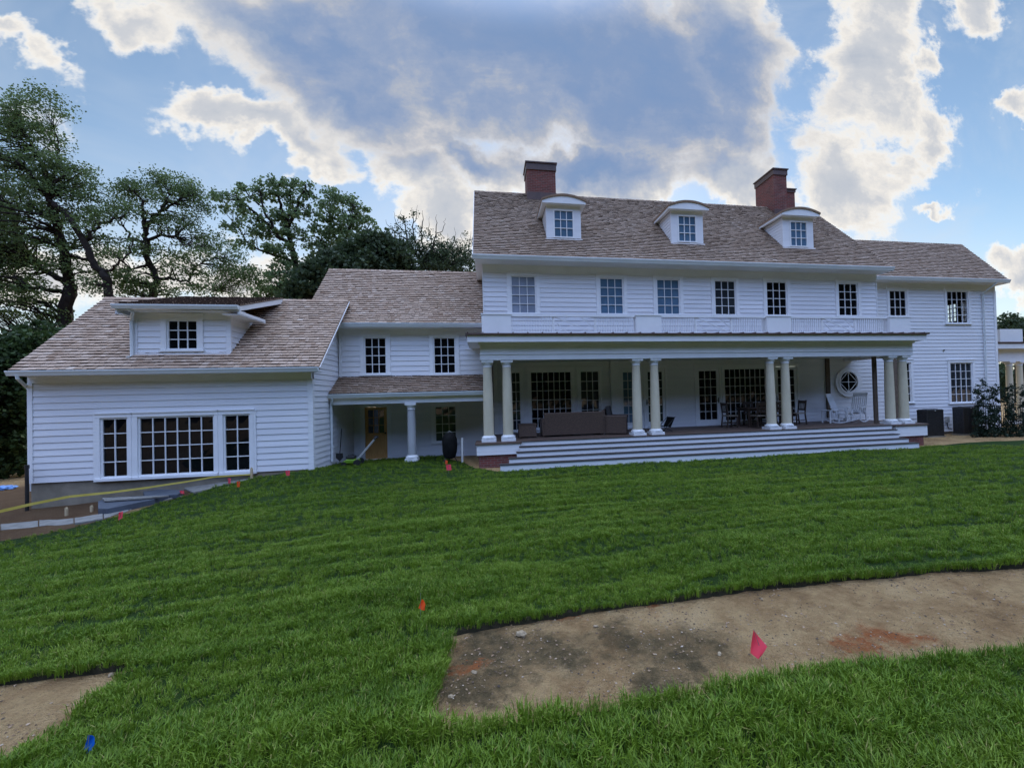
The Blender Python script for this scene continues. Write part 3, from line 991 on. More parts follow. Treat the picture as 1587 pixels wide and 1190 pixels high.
build_lawn()
build_soil()
build_grass()
build_gravel()
rock(808, 984, 0.030, 'pale rock lying in the bare soil strip, largest of its stones')
rock(735, 1043, 0.016, 'small pale stone near the left end of the bare soil strip')
rock(923, 971, 0.014, 'small light stone near the upper sod edge of the soil strip')
rock(699, 1080, 0.014, 'small white stone by the lower left corner of the soil strip')
rock(172, 1047, 0.018, 'flat pale stone at the tip of the left soil patch')
rock(1115, 1014, 0.015, 'whitish stone on bare soil left of the pink marker flag')

# ------------------------------------------------------------------ house: planes (metres of depth)
YL, YC, Y2, YB, YM, YM2 = 12.7, 13.4, 14.5, 15.9, 14.8, 16.2
HL = Vector((6.0, 15.0, -0.45))
house = thing('house', 'long white clapboard house with brown shingle roofs, brick chimneys and a columned porch', 'house', HL)


def hb(m, name, mats, parent=None, **kw):
    """part of the house (parent None) or sub-part of one of its parts"""
    return m.build(name, mats, parent or house, off=HL, **kw)


def part_root(name, like=None):
    return None


def siding(m, P, urange, z0, z1, openings=(), expo=0.166, lip=0.025):
    """clapboards: P(u, z, out) -> point; urange(z) -> (u0, u1); openings = (ua, ub, za, zb)"""
    n = max(1, round((z1 - z0) / expo)); e = (z1 - z0) / n
    for i in range(n):
        zb, zt = z0 + i * e, z0 + (i + 1) * e
        zm = (zb + zt) / 2
        a0, a1 = urange(zb); b0, b1 = urange(zt)
        cuts = sorted((o[0], o[1]) for o in openings if o[2] < zm < o[3])
        segs, cur0, cur1 = [], a0, b0
        for ua, ub in cuts:
            if ua > max(cur0, cur1): segs.append((cur0, ua, cur1, ua))
            cur0 = max(cur0, ub); cur1 = max(cur1, ub)
        if a1 > cur0 or b1 > cur1: segs.append((cur0, max(a1, cur0), cur1, max(b1, cur1)))
        for (p, q, r, s) in segs:
            m.face([P(p, zb, lip), P(q, zb, lip), P(s, zt, 0.005), P(r, zt, 0.005)])
            m.face([P(p, zb, 0.004), P(q, zb, 0.004), P(q, zb, lip), P(p, zb, lip)])


def front_wall(name, x0, x1, z0, z1, Y, openings=(), expo=0.166, slab=True):
    m = MB()
    siding(m, lambda u, z, o: (u, Y - o, z), lambda z: (x0, x1), z0, z1, openings, expo)
    # solid sheathing behind the boards, with the same openings
    if slab:
        us = sorted({x0, x1, *[o[0] for o in openings], *[o[1] for o in openings]})
        for ua, ub in zip(us[:-1], us[1:]):
            mid = (ua + ub) / 2
            cuts = sorted((o[2], o[3]) for o in openings if o[0] < mid < o[1])
            zc = z0
            for za, zb in cuts:
                if za > zc: m.box(ua, ub, Y + 0.002, Y + 0.15, zc, za)
                zc = zb
            if zc < z1: m.box(ua, ub, Y + 0.002, Y + 0.15, zc, z1)
    return hb(m, name, M['siding'])


def win_rect(px0, py0, px1, py1, Y):
    cx, cy = (px0 + px1) / 2, (py0 + py1) / 2
    return (at(px0, cy, Y).x, at(px1, cy, Y).x, at(cx, py1, Y).z, at(cx, py0, Y).z)


def window(px, Y, cols, rows, pane='pane', cas=0.11, head=0.12, sill=0.05, name='window', label=None, parent=None, clear_back=False):
    """glazed opening: px = glass rectangle in the photograph; returns (part, opening)"""
    x0, x1, z0, z1 = px if isinstance(px[0], float) and len(px) == 4 and abs(px[0]) < 60 and abs(px[2]) < 12 else win_rect(*px, Y)
    s = 0.045                                             # sash rail
    X0, X1, Z0, Z1 = x0 - s, x1 + s, z0 - s, z1 + s
    f = MB()                                              # casing, the window's own outline
    f.box(X0 - cas, X0, Y - 0.048, Y + 0.03, Z0, Z1)
    f.box(X1, X1 + cas, Y - 0.048, Y + 0.03, Z0, Z1)
    f.box(X0 - cas - 0.012, X1 + cas + 0.012, Y - 0.052, Y + 0.03, Z1, Z1 + head)
    f.box(X0 - cas - 0.03, X1 + cas + 0.03, Y - 0.075, Y + 0.03, Z1 + head, Z1 + head + 0.03)
    f.box(X0 - cas - 0.03, X1 + cas + 0.03, Y - 0.085, Y + 0.03, Z0 - sill, Z0)
    w = hb(f, name, M['white'], parent)
    if label: w['label'] = label
    g = MB()                                              # sash with its glazing bars
    yb0, yb1 = Y - 0.012, Y + 0.022
    g.box(X0, x0, yb0, yb1, Z0, Z1); g.box(x1, X1, yb0, yb1, Z0, Z1)
    g.box(x0, x1, yb0, yb1, Z0, z0); g.box(x0, x1, yb0, yb1, z1, Z1)
    b = 0.011
    for i in range(1, cols):
        x = x0 + (x1 - x0) * i / cols
        g.box(x - b, x + b, yb0 + 0.004, yb1 - 0.002, z0, z1)
    for j in range(1, rows):
        z = z0 + (z1 - z0) * j / rows
        g.box(x0, x1, yb0 + 0.006, yb1 - 0.004, z - b, z + b)
    hb(g, 'sash', M['white'], w if parent is None else parent)
    p = MB()
    # each light sits a touch differently in its putty, so reflections break up
    for i in range(cols):
        for j in range(rows):
            xa, xb = x0 + (x1 - x0) * i / cols, x0 + (x1 - x0) * (i + 1) / cols
            za, zb = z0 + (z1 - z0) * j / rows, z0 + (z1 - z0) * (j + 1) / rows
            t1, t2 = random.uniform(-.002, .002), random.uniform(-.002, .002)
            p.face([(xa, Y + 0.026 + t1, za), (xb, Y + 0.026 - t1, za), (xb, Y + 0.026 + t2, zb), (xa, Y + 0.026 - t2, zb)])
    hb(p, 'pane', M[pane], w if parent is None else parent)
    op = (X0 - cas * 0.6, X1 + cas * 0.6, Z0 - sill * 0.4, Z1 + head * 0.6)
    return w, op, (X0 - cas, X1 + cas, Z0 - sill, Z1 + head + 0.03)


def backing(op, Y, depth=0.35):
    pass


# ---- shingled roof slopes
def shingle_slope(m, O, U, S, Nv, slen, urange, expo=0.128, wide=(0.085, 0.20), butt=0.036, seed=1, holes=()):
    r = random.Random(seed)
    O, U, S, Nv = Vector(O), Vector(U).normalized(), Vector(S).normalized(), Vector(Nv).normalized()
    n = int(math.ceil(slen / expo))
    for i in range(n):
        s0 = i * expo; s1 = min(s0 + expo * 1.16, slen + 0.02)
        ua, ub = urange(min(s0, slen)); ua2, ub2 = urange(min(s1, slen))
        u = ua
        row = r.uniform(-.06, .06)
        while u < ub - 0.02:
            w = r.uniform(*wide); e = min(u + w, ub)
            if ub - e < 0.05: e = ub
            j = r.uniform(-0.012, 0.008); h = butt * r.uniform(.8, 1.25)
            cu, cs = (u + e) / 2, (s0 + s1) / 2
            if not any(hx0 < cu < hx1 and hs0 < cs < hs1 for hx0, hx1, hs0, hs1 in holes):
                f = 0.0 if s1 < slen else 0.0
                A = lambda uu, ss, hh: O + U * uu + S * ss + Nv * hh
                tu, te = max(u, ua2), min(e, ub2)
                if te > tu:
                    c = min(1, max(0, r.gauss(0.5, 0.14) + row))
                    g = 0.004
                    m.face([A(u + g, s0 + j, h), A(e - g, s0 + j, h), A(te - g, s1, 0.004), A(tu + g, s1, 0.004)], 0, c)
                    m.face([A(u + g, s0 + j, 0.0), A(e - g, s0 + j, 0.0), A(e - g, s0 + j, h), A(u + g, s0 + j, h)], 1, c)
                    m.face([A(e - g, s0 + j, 0.0), A(te - g, s1, 0.0), A(te - g, s1, 0.004), A(e - g, s0 + j, h)], 0, c)
                    m.face([A(u + g, s0 + j, h), A(tu + g, s1, 0.004), A(tu + g, s1, 0.0), A(u + g, s0 + j, 0.0)], 0, c)
            u = e


def gable_roof(x0, x1, ye, ze, yr, zr, seed, x0r=None, x1r=None, rear=True, holes=(), trim=(True, True), thick=0.10, ridge_cap=True, parent=None, mat='cedar'):
    """front slope of shingles from the eave line (ye, ze) to the ridge (yr, zr); x0r/x1r: ridge ends when hipped"""
    x0r = x0 if x0r is None else x0r; x1r = x1 if x1r is None else x1r
    m = MB()
    S = Vector((0, yr - ye, zr - ze)); L = S.length; S.normalize()
    Nv = Vector((0, -S.z, S.y))
    shingle_slope(m, (0, ye, ze), (1, 0, 0), S, Nv, L, lambda s: (x0 + (x0r - x0) * s / L, x1 + (x1r - x1) * s / L), seed=seed, holes=holes)
    yb = 2 * yr - ye
    d = Nv * -thick
    if not holes:
        m.prism([(x0, ye, ze), (x1, ye, ze), (x1r, yr, zr), (x0r, yr, zr)], d, 0)
    if rear:
        m.prism([(x1, yb, ze), (x0, yb, ze), (x0r, yr, zr), (x1r, yr, zr)], (0, -d.y, d.z), 0)
        if x1r < x1: m.face([(x1, ye, ze), (x1, yb, ze), (x1r, yr, zr)], 0, .5)
    if ridge_cap:
        r = random.Random(seed + 99); u = x0r
        while u < x1r:
            e = min(u + r.uniform(.13, .17), x1r); c = r.uniform(.2, .8)
            z = zr + 0.035
            for sg in (-1, 1):
                k = 0.13
                a = [(u, yr, z + 0.012), (e, yr, z), (e, yr + sg * k * abs(S.y), z - k * S.z), (u, yr + sg * k * abs(S.y), z + 0.012 - k * S.z)]
                m.face(a if sg > 0 else a[::-1], 0, c)
            u = e
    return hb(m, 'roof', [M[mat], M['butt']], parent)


def gutter(x0, x1, y, z, h=0.125, d=0.115, name='gutter'):
    """K-style gutter; y is its back, z its top"""
    m = MB()
    prof = [(0, 0), (0, -h), (-d * .62, -h), (-d * .78, -h * .62), (-d, -h * .22), (-d, 0), (-d + .012, 0), (-d + .012, -.02), (-.012, -.02), (-.012, 0)]
    m.prism([(x0, y + a, z + b) for a, b in prof], (x1 - x0, 0, 0))
    return hb(m, name, M['gutter'])


def boards(name, boxes, mat='white', parent=None, **kw):
    m = MB()
    for b in boxes: m.box(*b)
    return hb(m, name, M[mat], parent, **kw)


def downpipe(path, r=0.038):
    m = MB(); m.tube(path, r, 8)
    return hb(m, 'downpipe', M['gutter'], smooth=True)


# ================================================================== LEFT WING
LX0, LX1 = at(45, 665, YL).x, at(484, 650, YL).x
LYE, LZE = YL - 0.42, (at(12, 574, YL - 0.42).z + at(494, 569, YL - 0.42).z) / 2
LYR = 14.9
LZR = (at(300, 463.5, LYR).z + at(500, 466.5, LYR).z) / 2
LRX0, LRX1 = at(13, 576, LYE).x, at(494, 571, LYE).x
LBOT = at(300, 736, YL).z

wl = []                       # big three-part picture window
wz = (at(270, 733, YL).z, at(270, 647, YL).z)
for (a, b, cols) in ((160, 197, 2), (218, 331, 6), (350, 386.5, 2)):
    xa, xb = at(a, 690, YL).x, at(b, 690, YL).x
    wl.append((xa, xb, cols))
ops = []
for (xa, xb, cols) in wl:
    w, op, ext = window((xa, xb, wz[0], wz[1]), YL, cols, 4, cas=0.085, head=0.10, sill=0.07)
    ops.append(ext)
opL = [(ops[0][0] + .03, ops[2][1] - .03, ops[0][2] + .02, ops[0][3] - .02)]
m = MB()                       # mullion boards between the three lights
for i in (0, 1):
    m = MB(); m.box(ops[i][1] + .002, ops[i + 1][0] - .002, YL - 0.040, YL + 0.03, ops[0][2] + .02, ops[0][3] - .032); hb(m, 'mullion_board', M['white'])
m = MB(); m.box(ops[0][0] - .06, ops[0][0] - .002, YL - 0.044, YL + .03, ops[0][2], ops[0][3] - .03); hb(m, 'window_surround', M['white'])
m = MB(); m.box(ops[2][1] + .002, ops[2][1] + .06, YL - 0.044, YL + .03, ops[0][2], ops[0][3] - .03)
hb(m, 'window_surround', M['white'])
front_wall('siding_wall', LX0 + .10, LX1 - .10, LBOT, LZE - .30, YL, opL)
boards('frieze_board', [(LX0, LX1, YL - .035, YL + .05, LZE - .30, LZE - .12)])
boards('corner_board', [(LX0 - .01, LX0 + .10, YL - .034, YL + .10, LBOT, LZE - .30)])
boards('corner_board', [(LX1 - .10, LX1 + .034, YL - .036, YL - .001, LBOT - .25, LZE - .30), (LX1 + .0, LX1 + .034, YL - .001, YL + .10, LBOT - .25, LZE - .30)])
boards('soffit', [(LRX0 + .03, LRX1 - .03, LYE + .01, YL - .036, LZE - .125, LZE - .105)])
boards('foundation', [(LX0 + .02, LX1 - .02, YL + .02, YL + .30, -1.6, LBOT - .003)], 'concrete')
# right gable end
m = MB()
yb = 2 * LYR - LYE
sl = (LZR - LZE) / (LYR - LYE)
zt = lambda y: LZE - 0.14 + (y - LYE) * sl


def rg(z):
    y0, y1 = YL + .10, 2 * LYR - YL
    if z > zt(y0): y0 = LYE + (z - LZE + 0.14) / sl
    if z > zt(YL + .1): y1 = 2 * LYR - y0
    return (y0, max(y1, y0))


siding(m, lambda u, z, o: (LX1 + o, u, z), rg, LBOT - .25, LZR - 0.25)
hb(m, 'siding_wall', M['siding'])
boards('siding_wall', [(LX0 + .02, LX0 + .10, YL + .15, 2 * LYR - YL, -1.2, LZE - .1)], 'siding')
boards('siding_wall', [(LX0 + .02, LX1 - .05, 2 * LYR - YL - .1, 2 * LYR - YL, -1.2, LZE - .1)], 'siding')
# dormer geometry first: it needs a hole in the shingles
Ls = Vector((0, LYR - LYE, LZR - LZE)); LL = Ls.length; Ls.normalize()


def on_slope(px, py, ye, ze, s):
    """hit of a photograph pixel with the roof plane through (ye, ze) climbing along s"""
    w = ray(px, py)
    # plane: (z - ze) * s.y - (y - ye) * s.z = 0
    t = ((ze - EYE) * s.y - ye * s.z) / (w[2] * s.y - w[1] * s.z)
    return Vector((w[0] * t, w[1] * t, EYE + w[2] * t))


d0, d1 = on_slope(209, 548, LYE, LZE, Ls), on_slope(357, 548, LYE, LZE, Ls)
DY, DZ0 = (d0.y + d1.y) / 2, (d0.z + d1.z) / 2 - .02
DX0, DX1 = d0.x, d1.x
DZ1 = at(285, 485, DY).z
gable_roof(LRX0, LRX1, LYE, LZE, LYR, LZR, 11, mat='cedar_pale')
boards('rake_board', [(0, 0, 0, 0, 0, 0)][:0])
m = MB()
nrm = Vector((0, -Ls.z, Ls.y))
for X, w in ((LRX1 - .03, .05), (LRX0 - .02, .05)):
    a = Vector((X, LYE + .02, LZE)) - nrm * .02; b = Vector((X, LYR, LZR)) - nrm * .02
    m.prism([a, b, b - nrm * .03, a - nrm * .03], (w, 0, 0))
    hb(m, 'rake_board', M['white']); m = MB()
gutter(LRX0, LRX1, LYE + .02, LZE - .005)
gx_ = at(27, 586, LYE - .03).x
downpipe([(gx_, LYE - .04, LZE - .11), (gx_, LYE - .03, LZE - .19), (LX0 - .05, YL - .02, LZE - .36), (LX0 - .06, YL + .10, LZE - .48), (LX0 - .06, YL + .12, -.4)], .036)

# shed dormer on the left wing
dm = MB()
siding(dm, lambda u, z, o: (u, DY - o, z), lambda z: (DX0 + .09, DX1 - .09), DZ0, DZ1 - .18,
       [(at(253, 520, DY).x, at(311, 520, DY).x, at(280, 544, DY).z, DZ1)])
for sgn, X in ((1, DX1), (-1, DX0)):
    def ry(z, X=X):
        yr_ = LYE + (z - LZE) / (LZR - LZE) * (LYR - LYE)
        return (DY + .02, max(yr_, DY + .021))
    siding(dm, lambda u, z, o, X=X, sgn=sgn: (X + sgn * o, u, z), ry, DZ0, DZ1)
dm.box(DX0 - .03, DX0 + .09, DY - .036, DY + .02, DZ0, DZ1 - .18); dm.box(DX1 - .09, DX1 + .03, DY - .036, DY + .02, DZ0, DZ1 - .18)
dm.box(DX0 - .02, DX1 + .02, DY - .038, DY + .05, DZ1 - .18, DZ1)
dm.box(DX0 - .02, DX1 + .02, DY - .06, DY, DZ0 - .03, DZ0 + .03)
dorm = hb(dm, 'dormer', M['siding'])
dorm['label'] = 'wide shed dormer with a nine light window'
window((262, 498, 305, 540), DY, 3, 3, cas=0.13, head=0.13, name='window_casing', parent=dorm)
DYE = DY - .36
DRX0, DRX1 = at(178, 478, DYE).x, at(370, 479, DYE).x
DZE = at(280, 472.5, DYE).z
DYT = LYR - .12; DZT = LZR + .03
s2 = Vector((0, DYT - DYE, DZT - DZE)); l2 = s2.length; s2.normalize(); n2 = Vector((0, -s2.z, s2.y))
m = MB()
shingle_slope(m, (0, DYE, DZE), (1, 0, 0), s2, n2, l2, lambda s: (DRX0, DRX1 + .04), seed=21)
m.prism([(DRX0, DYE, DZE), (DRX1, DYE, DZE), (DRX1, DYT, DZT), (DRX0, DYT, DZT)], n2 * -.06, 0)
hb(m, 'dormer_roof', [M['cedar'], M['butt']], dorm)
m = MB()
for X in (DRX0, DRX1 - .03):
    m.prism([(X, DYE + .01, DZE - .02), (X, DYT, DZT - .02), (X, DYT, DZT - .17), (X, DYE + .01, DZE - .15)], (.05, 0, 0))
    m.box(X, X + .05, DYE, DY + .95, DZE - .26, DZE - .15)
    m.box(min(X, DX0 if X < -8 else DX1), max(X + .05, DX0 if X < -8 else DX1), DYE, DY + .9, DZE - .25, DZE - .235)
m.box(DRX0 + .02, DRX1 - .02, DYE + .02, DY, DZE - .145, DZE - .125)
hb(m, 'dormer_cornice', M['white'], dorm)
m = MB()
prof = [(0, 0), (0, -.11), (-.07, -.11), (-.11, -.03), (-.11, 0)]
m.prism([(DRX0 - .02, DYE + a, DZE + b - .01) for a, b in prof], (DRX1 - DRX0 + .04, 0, 0))
m.tube([(DRX0 + .28, DYE - .02, DZE - .10), (DRX0 + .36, DYE + .05, DZE - .18), (DX0 - .0, DY - .08, DZE - .36), (DX0 + .0, DY - .08, DZ0 - .04), (DX0 - .02, DY - .20, DZ0 - .09)], .04, 8)
hb(m, 'dormer_gutter', M['gutter'], dorm)

# ================================================================== MIDDLE LINK
MX0, MX1 = LX1 + .03, 0.10
MYE = YM - .40
MZE = at(640, 501, MYE).z
MYR = 17.0
MZR = (at(560, 420, MYR).z + at(700, 421.5, MYR).z) / 2
MRX0 = at(510, 419, MYR).x
MLZ = at(630, 583, YM).z                    # where the lower roof meets the wall
wA = window((566.5, 524.5, 597.5, 578), YM, 3, 4, cas=.12, pane='pane')
wB = window((673.5, 524.5, 704.5, 577.5), YM, 3, 4, cas=.12, pane='pane')
front_wall('siding_wall', MX0, MX1, MLZ, MZE - .34, YM, [wA[1], wB[1]])
boards('frieze_board', [(MX0, MX1, YM - .035, YM + .05, MZE - .34, MZE - .12)])
boards('corner_board', [(MX0 + .02, MX0 + .10, YM - .044, YM - .001, MLZ, MZE - .34)])
boards('soffit', [(MX0, MX1, MYE + .02, YM - .036, MZE - .13, MZE - .11)])
gable_roof(MRX0, 0.0, MYE, MZE, MYR, MZR, 31, mat='cedar_pale')
gutter(LX1 + .06, -.12, MYE + .02, MZE - .005)
m = MB()
m.prism([(MRX0 + .05, MYE + .2, MZE - .05), (MRX0 + .05, MYR, MZR - .12), (MRX0 + .05, 2 * MYR - MYE - .2, MZE - .05), (MRX0 + .05, 2 * MYR - MYE - .2, -1.0), (MRX0 + .05, MYE + .2, -1.0)], (.1, 0, 0))
hb(m, 'siding_wall', M['siding'])
# entry porch roof
EYE_Y = YM - .95
EZ = at(630, 608, EYE_Y).z
EX0 = LX1 + .03
s3 = Vector((0, YM - EYE_Y, MLZ - EZ)); l3 = s3.length; s3n = s3.normalized(); n3 = Vector((0, -s3n.z, s3n.y))
m = MB()
shingle_slope(m, (0, EYE_Y, EZ), (1, 0, 0), s3n, n3, l3 - .02, lambda s: (EX0, MX1 - .02), seed=41, expo=.12)
m.prism([(EX0, EYE_Y, EZ), (MX1 - .02, EYE_Y, EZ), (MX1 - .02, YM - .032, MLZ - .02), (EX0, YM - .032, MLZ - .02)], n3 * -.08, 0)
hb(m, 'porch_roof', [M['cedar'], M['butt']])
gutter(EX0, MX1 - .03, EYE_Y + .02, EZ - .005)
boards('porch_beam', [(EX0, MX1 - .02, EYE_Y + .10, EYE_Y + .32, EZ - .34, EZ - .13)])
boards('porch_ceiling', [(EX0, MX1, EYE_Y + .33, YM2 - .04, EZ - .20, EZ - .17)])
downpipe([(EX0 + .12, EYE_Y - .03, EZ - .12), (EX0 + .10, EYE_Y + .0, EZ - .22), (EX0 + .035, EYE_Y + .10, EZ - .36), (EX0 + .035, EYE_Y + .10, at(506, 716, EYE_Y).z)], .036)
# entry wall, door and window
MG = g1(-3, 16) - .1
dl = win_rect(566, 631, 600.5, 711, YM2)
wC = window((675.5, 630.5, 706, 683), YM2, 3, 4, cas=.12, pane='pane_dim')
x0d, x1d, z0d, z1d = dl
front_wall('siding_wall', MX0, 0.2, MG, EZ - .18, YM2, [wC[1], (x0d - .1, x1d + .1, MG - 1, z1d + .08)])
m = MB()
m.box(x0d - .15, x0d, YM2 - .045, YM2 + .05, z0d, z1d + .01); m.box(x1d, x1d + .15, YM2 - .045, YM2 + .05, z0d, z1d + .01)
m.box(x0d - .16, x1d + .16, YM2 - .05, YM2 + .05, z1d + .01, z1d + .15)
m.box(x0d - .18, x1d + .18, YM2 - .085, YM2 + .1, z0d - .07, z0d)
hb(m, 'door_frame', M['white'])
m = MB()
gx0, gx1 = x0d + .11, x1d - .11
gz1 = z1d - .10; gz0 = z1d - (z1d - z0d) * .50
yd0, yd1 = YM2 - .005, YM2 + .045
m.box(x0d + .004, gx0, yd0, yd1, z0d + .01, z1d); m.box(gx1, x1d - .004, yd0, yd1, z0d + .01, z1d)
m.box(gx0, gx1, yd0, yd1, gz1, z1d); m.box(gx0, gx1, yd0 + .012, yd1, z0d + .01, gz0)
xm = (gx0 + gx1) / 2
m.box(xm - .045, xm + .045, yd0, yd0 + .012, z0d + .2, gz0 - .1); m.box(gx0, gx1, yd0, yd0 + .012, gz0 - .1, gz0); m.box(gx0, gx1, yd0, yd0 + .012, z0d + .01, z0d + .2)
for i in (1, 2):
    x = gx0 + (gx1 - gx0) * i / 3; m.box(x - .011, x + .011, yd0 + .005, yd1 - .01, gz0, gz1)
for j in (1, 2):
    z = gz0 + (gz1 - gz0) * j / 3; m.box(gx0, gx1, yd0 + .007, yd1 - .012, z - .011, z + .011)
door = hb(m, 'door', M['oak'])
door['label'] = 'unpainted oak entry door with nine small lights'
m = MB(); m.box(gx0, gx1, YM2 + .02, YM2 + .03, gz0, gz1); hb(m, 'pane', M['pane_dim'], door)
m = MB(); m.lathe((x1d - .06, YM2 - .05, z0d + .95), [(.012, -.03), (.03, -.02), (.034, 0), (.03, .02), (.012, .03)], 10); m.box(x1d - .075, x1d - .045, YM2 - .05, YM2, z0d + .94, z0d + .96); hb(m, 'handle', M['black'], door)

# ================================================================== columns
def column(px, Y, z0, z1, r0=0.165, r1=0.135, base=True, mat='primer', label=None, x=None):
    cx = at(px, 620, Y).x if x is None else x
    h = z1 - z0
    m = MB()
    pr = []
    for i in range(13):
        t = i / 12
        r = r0 + (r1 - r0) * (t ** 1.7)
        pr.append((r, .17 + (h - .17 - .20) * t))
    m.lathe((cx, Y, z0), pr, 24)
    c = hb(m, 'column', M[mat], smooth=True)
    if label: c['label'] = label
    m = MB()
    zt = z1 - .20
    m.lathe((cx, Y, zt), [(r1, -.02), (r1 + .014, -.018), (r1 + .014, .0), (r1 + .002, .005), (r1 + .002, .05), (r1 + .02, .055), (r1 + .035, .085), (r1 + .048, .125)], 24)
    a = r1 + .055
    m.box(cx - a, cx + a, Y - a, Y + a, zt + .125, z1 - .001)
    hb(m, 'capital', M['stone_white'], c, smooth=True)
    m = MB()
    b = r0 + .062
    m.box(cx - b, cx + b, Y - b, Y + b, z0 + .001, z0 + .085)
    m.lathe((cx, Y, z0), [(r0 + .045, .085), (r0 + .062, .10), (r0 + .066, .125), (r0 + .058, .15), (r0 + .02, .17), (r0 + .012, .185), (r0, .195)], 24)
    hb(m, 'column_base', M['stone_white'], c, smooth=True)
    return c


# entry porch post
zb_ = at(638, 714, EYE_Y + .21).z
column(637, EYE_Y + .21, zb_, EZ - .34, .135, .115, mat='grey_column')

# ================================================================== MAIN BLOCK, upper storey
FX0, FX1 = -0.25, 15.89                     # porch frieze ends
WX0, WX1 = -0.13, 15.80                     # upper wall ends
RYE = Y2 - .55
RZE = (at(727, 396, RYE).z + at(1383, 414, RYE).z + at(1050, 403.5, RYE).z) / 3
RYR = 18.0
RZR = (at(745, 297, RYR).z + at(1255, 326.5, RYR).z + at(1000, 311, RYR).z) / 3
RX0, RX1 = -0.42, 15.98
PZ_TOP = at(1050, 519, YC - .42).z          # top of the porch cornice
upper = []
for (a, b, c, d, pn) in ((793.5, 429.5, 829, 484.5, 'pane_blind'), (931, 432, 964.5, 485.8, 'pane_sky_paint'), (1019, 434, 1051.8, 486.6, 'pane_sky_paint'),
                         (1108.5, 436, 1138.5, 487, 'pane_dim'), (1188.7, 438.6, 1217.8, 488, 'pane'), (1300, 441, 1327.5, 488, 'pane')):
    zc0, zc1 = at((a + c) / 2, d, Y2).z, at((a + c) / 2, b, Y2).z
    upper.append((at(a, 460, Y2).x, at(c, 460, Y2).x, zc0, zc1, pn))
uz0 = sum(u[2] for u in upper) / 6; uz1 = sum(u[3] for u in upper) / 6
ops = []
for u in upper:
    ops.append(window((u[0], u[1], uz0, uz1), Y2, 3, 4, pane=u[4], cas=.13, head=.10, sill=.05)[1])
ZF0 = at(1050, 429.5, Y2).z                 # bottom of the frieze board
front_wall('siding_wall', WX0 + .02, WX1 - .02, PZ_TOP - .1, ZF0, Y2, ops)
boards('frieze_board', [(WX0, WX1, Y2 - .038, Y2 + .10, ZF0, RZE - .13)])
boards('corner_board', [(WX0 - .005, WX0 + .03, Y2 - .036, Y2 + .05, PZ_TOP, ZF0)])
boards('corner_board', [(WX1 - .03, WX1 + .005, Y2 - .036, Y2 + .05, PZ_TOP, ZF0)])
boards('soffit', [(RX0 + .05, RX1 - .02, RYE + .02, Y2 - .039, RZE - .15, RZE - .12)])
boards('soffit', [(RX0 + .05, WX0 - .002, Y2 - .03, 2 * RYR - RYE - .1, RZE - .15, RZE - .12)])
boards('siding_wall', [(WX0, WX0 + .14, Y2 + .16, 2 * RYR - Y2, 1.0, RZE - .05)], 'siding')
boards('siding_wall', [(WX1 - .14, WX1, Y2 + .16, 2 * RYR - Y2, 3.05, RZE - .05)], 'siding')
boards('siding_wall', [(WX0, WX1, 2 * RYR - Y2 - .14, 2 * RYR - Y2, -1.0, RZE - .05)], 'siding')
m = MB()
for X in (WX0, WX1 - .14):
    m.prism([(X, Y2 + .2, RZE), (X, RYR, RZR - .2), (X, 2 * RYR - Y2 - .2, RZE)], (.14, 0, 0))
    hb(m, 'gable_wall', M['siding']); m = MB()
gable_roof(RX0, RX1, RYE, RZE, RYR, RZR, 51)
gutter(RX0 - .02, RX1 + .02, RYE + .02, RZE - .005, h=.14, d=.125)
Rs = Vector((0, RYR - RYE, RZR - RZE)); RL = Rs.length; Rs.normalize(); Rn = Vector((0, -Rs.z, Rs.y))
m = MB()
for X, w in ((RX0 - .02, .05), (RX1 - .03, .05)):
    a = Vector((X, RYE + .04, RZE)) - Rn * .01; b = Vector((X, RYR, RZR)) - Rn * .01
    m.prism([a, b, b - Rn * .07, a - Rn * .07], (w, 0, 0))
    a2 = Vector((a.x, 2 * RYR - a.y, a.z)); b2 = b.copy(); q = Vector((0, -Rn.y, Rn.z))
    m.prism([b2, a2, a2 - q * .13, b2 - q * .13], (w, 0, 0))
    hb(m, 'rake_board', M['white']); m = MB()

# ---- chimneys
def chimney(pxl, pxr, ytop, ybot, Yf, depth, cap_h=.34, label=None):
    x0, x1 = at(pxl, (ytop + ybot) / 2, Yf).x, at(pxr, (ytop + ybot) / 2, Yf).x
    zt = at((pxl + pxr) / 2, ytop, Yf).z; zb = at((pxl + pxr) / 2, ybot, Yf).z - .8
    m = MB(); m.box(x0, x1, Yf, Yf + depth, zb, zt - cap_h * .35)
    c = hb(m, 'chimney', M['brick'])
    if label: c['label'] = label
    m = MB()
    m.box(x0 - .035, x1 + .035, Yf - .035, Yf + depth + .035, zt - cap_h, zt - .05)
    m.box(x0 - .075, x1 + .075, Yf - .075, Yf + depth + .075, zt - .05, zt)
    hb(m, 'chimney_cap', M['copper'], c)
    m = MB(); m.box(x0 - .02, x1 + .02, Yf - .02, Yf + depth + .02, zb, zb + .95)
    hb(m, 'flashing', M['copper'], c)
    return c


chimney(817, 861, 252, 304, RYR - .45, 1.0, .34, 'wide brick chimney on the ridge near its left end')
chimney(1199.5, 1219.5, 262, 330, RYR - .55, 1.35, .30, 'tall slim brick chimney behind the right roof dormer')
chimney(1219, 1232, 293, 335, RYR + .9, .7, .18, 'short brick stack just right of the tall chimney')

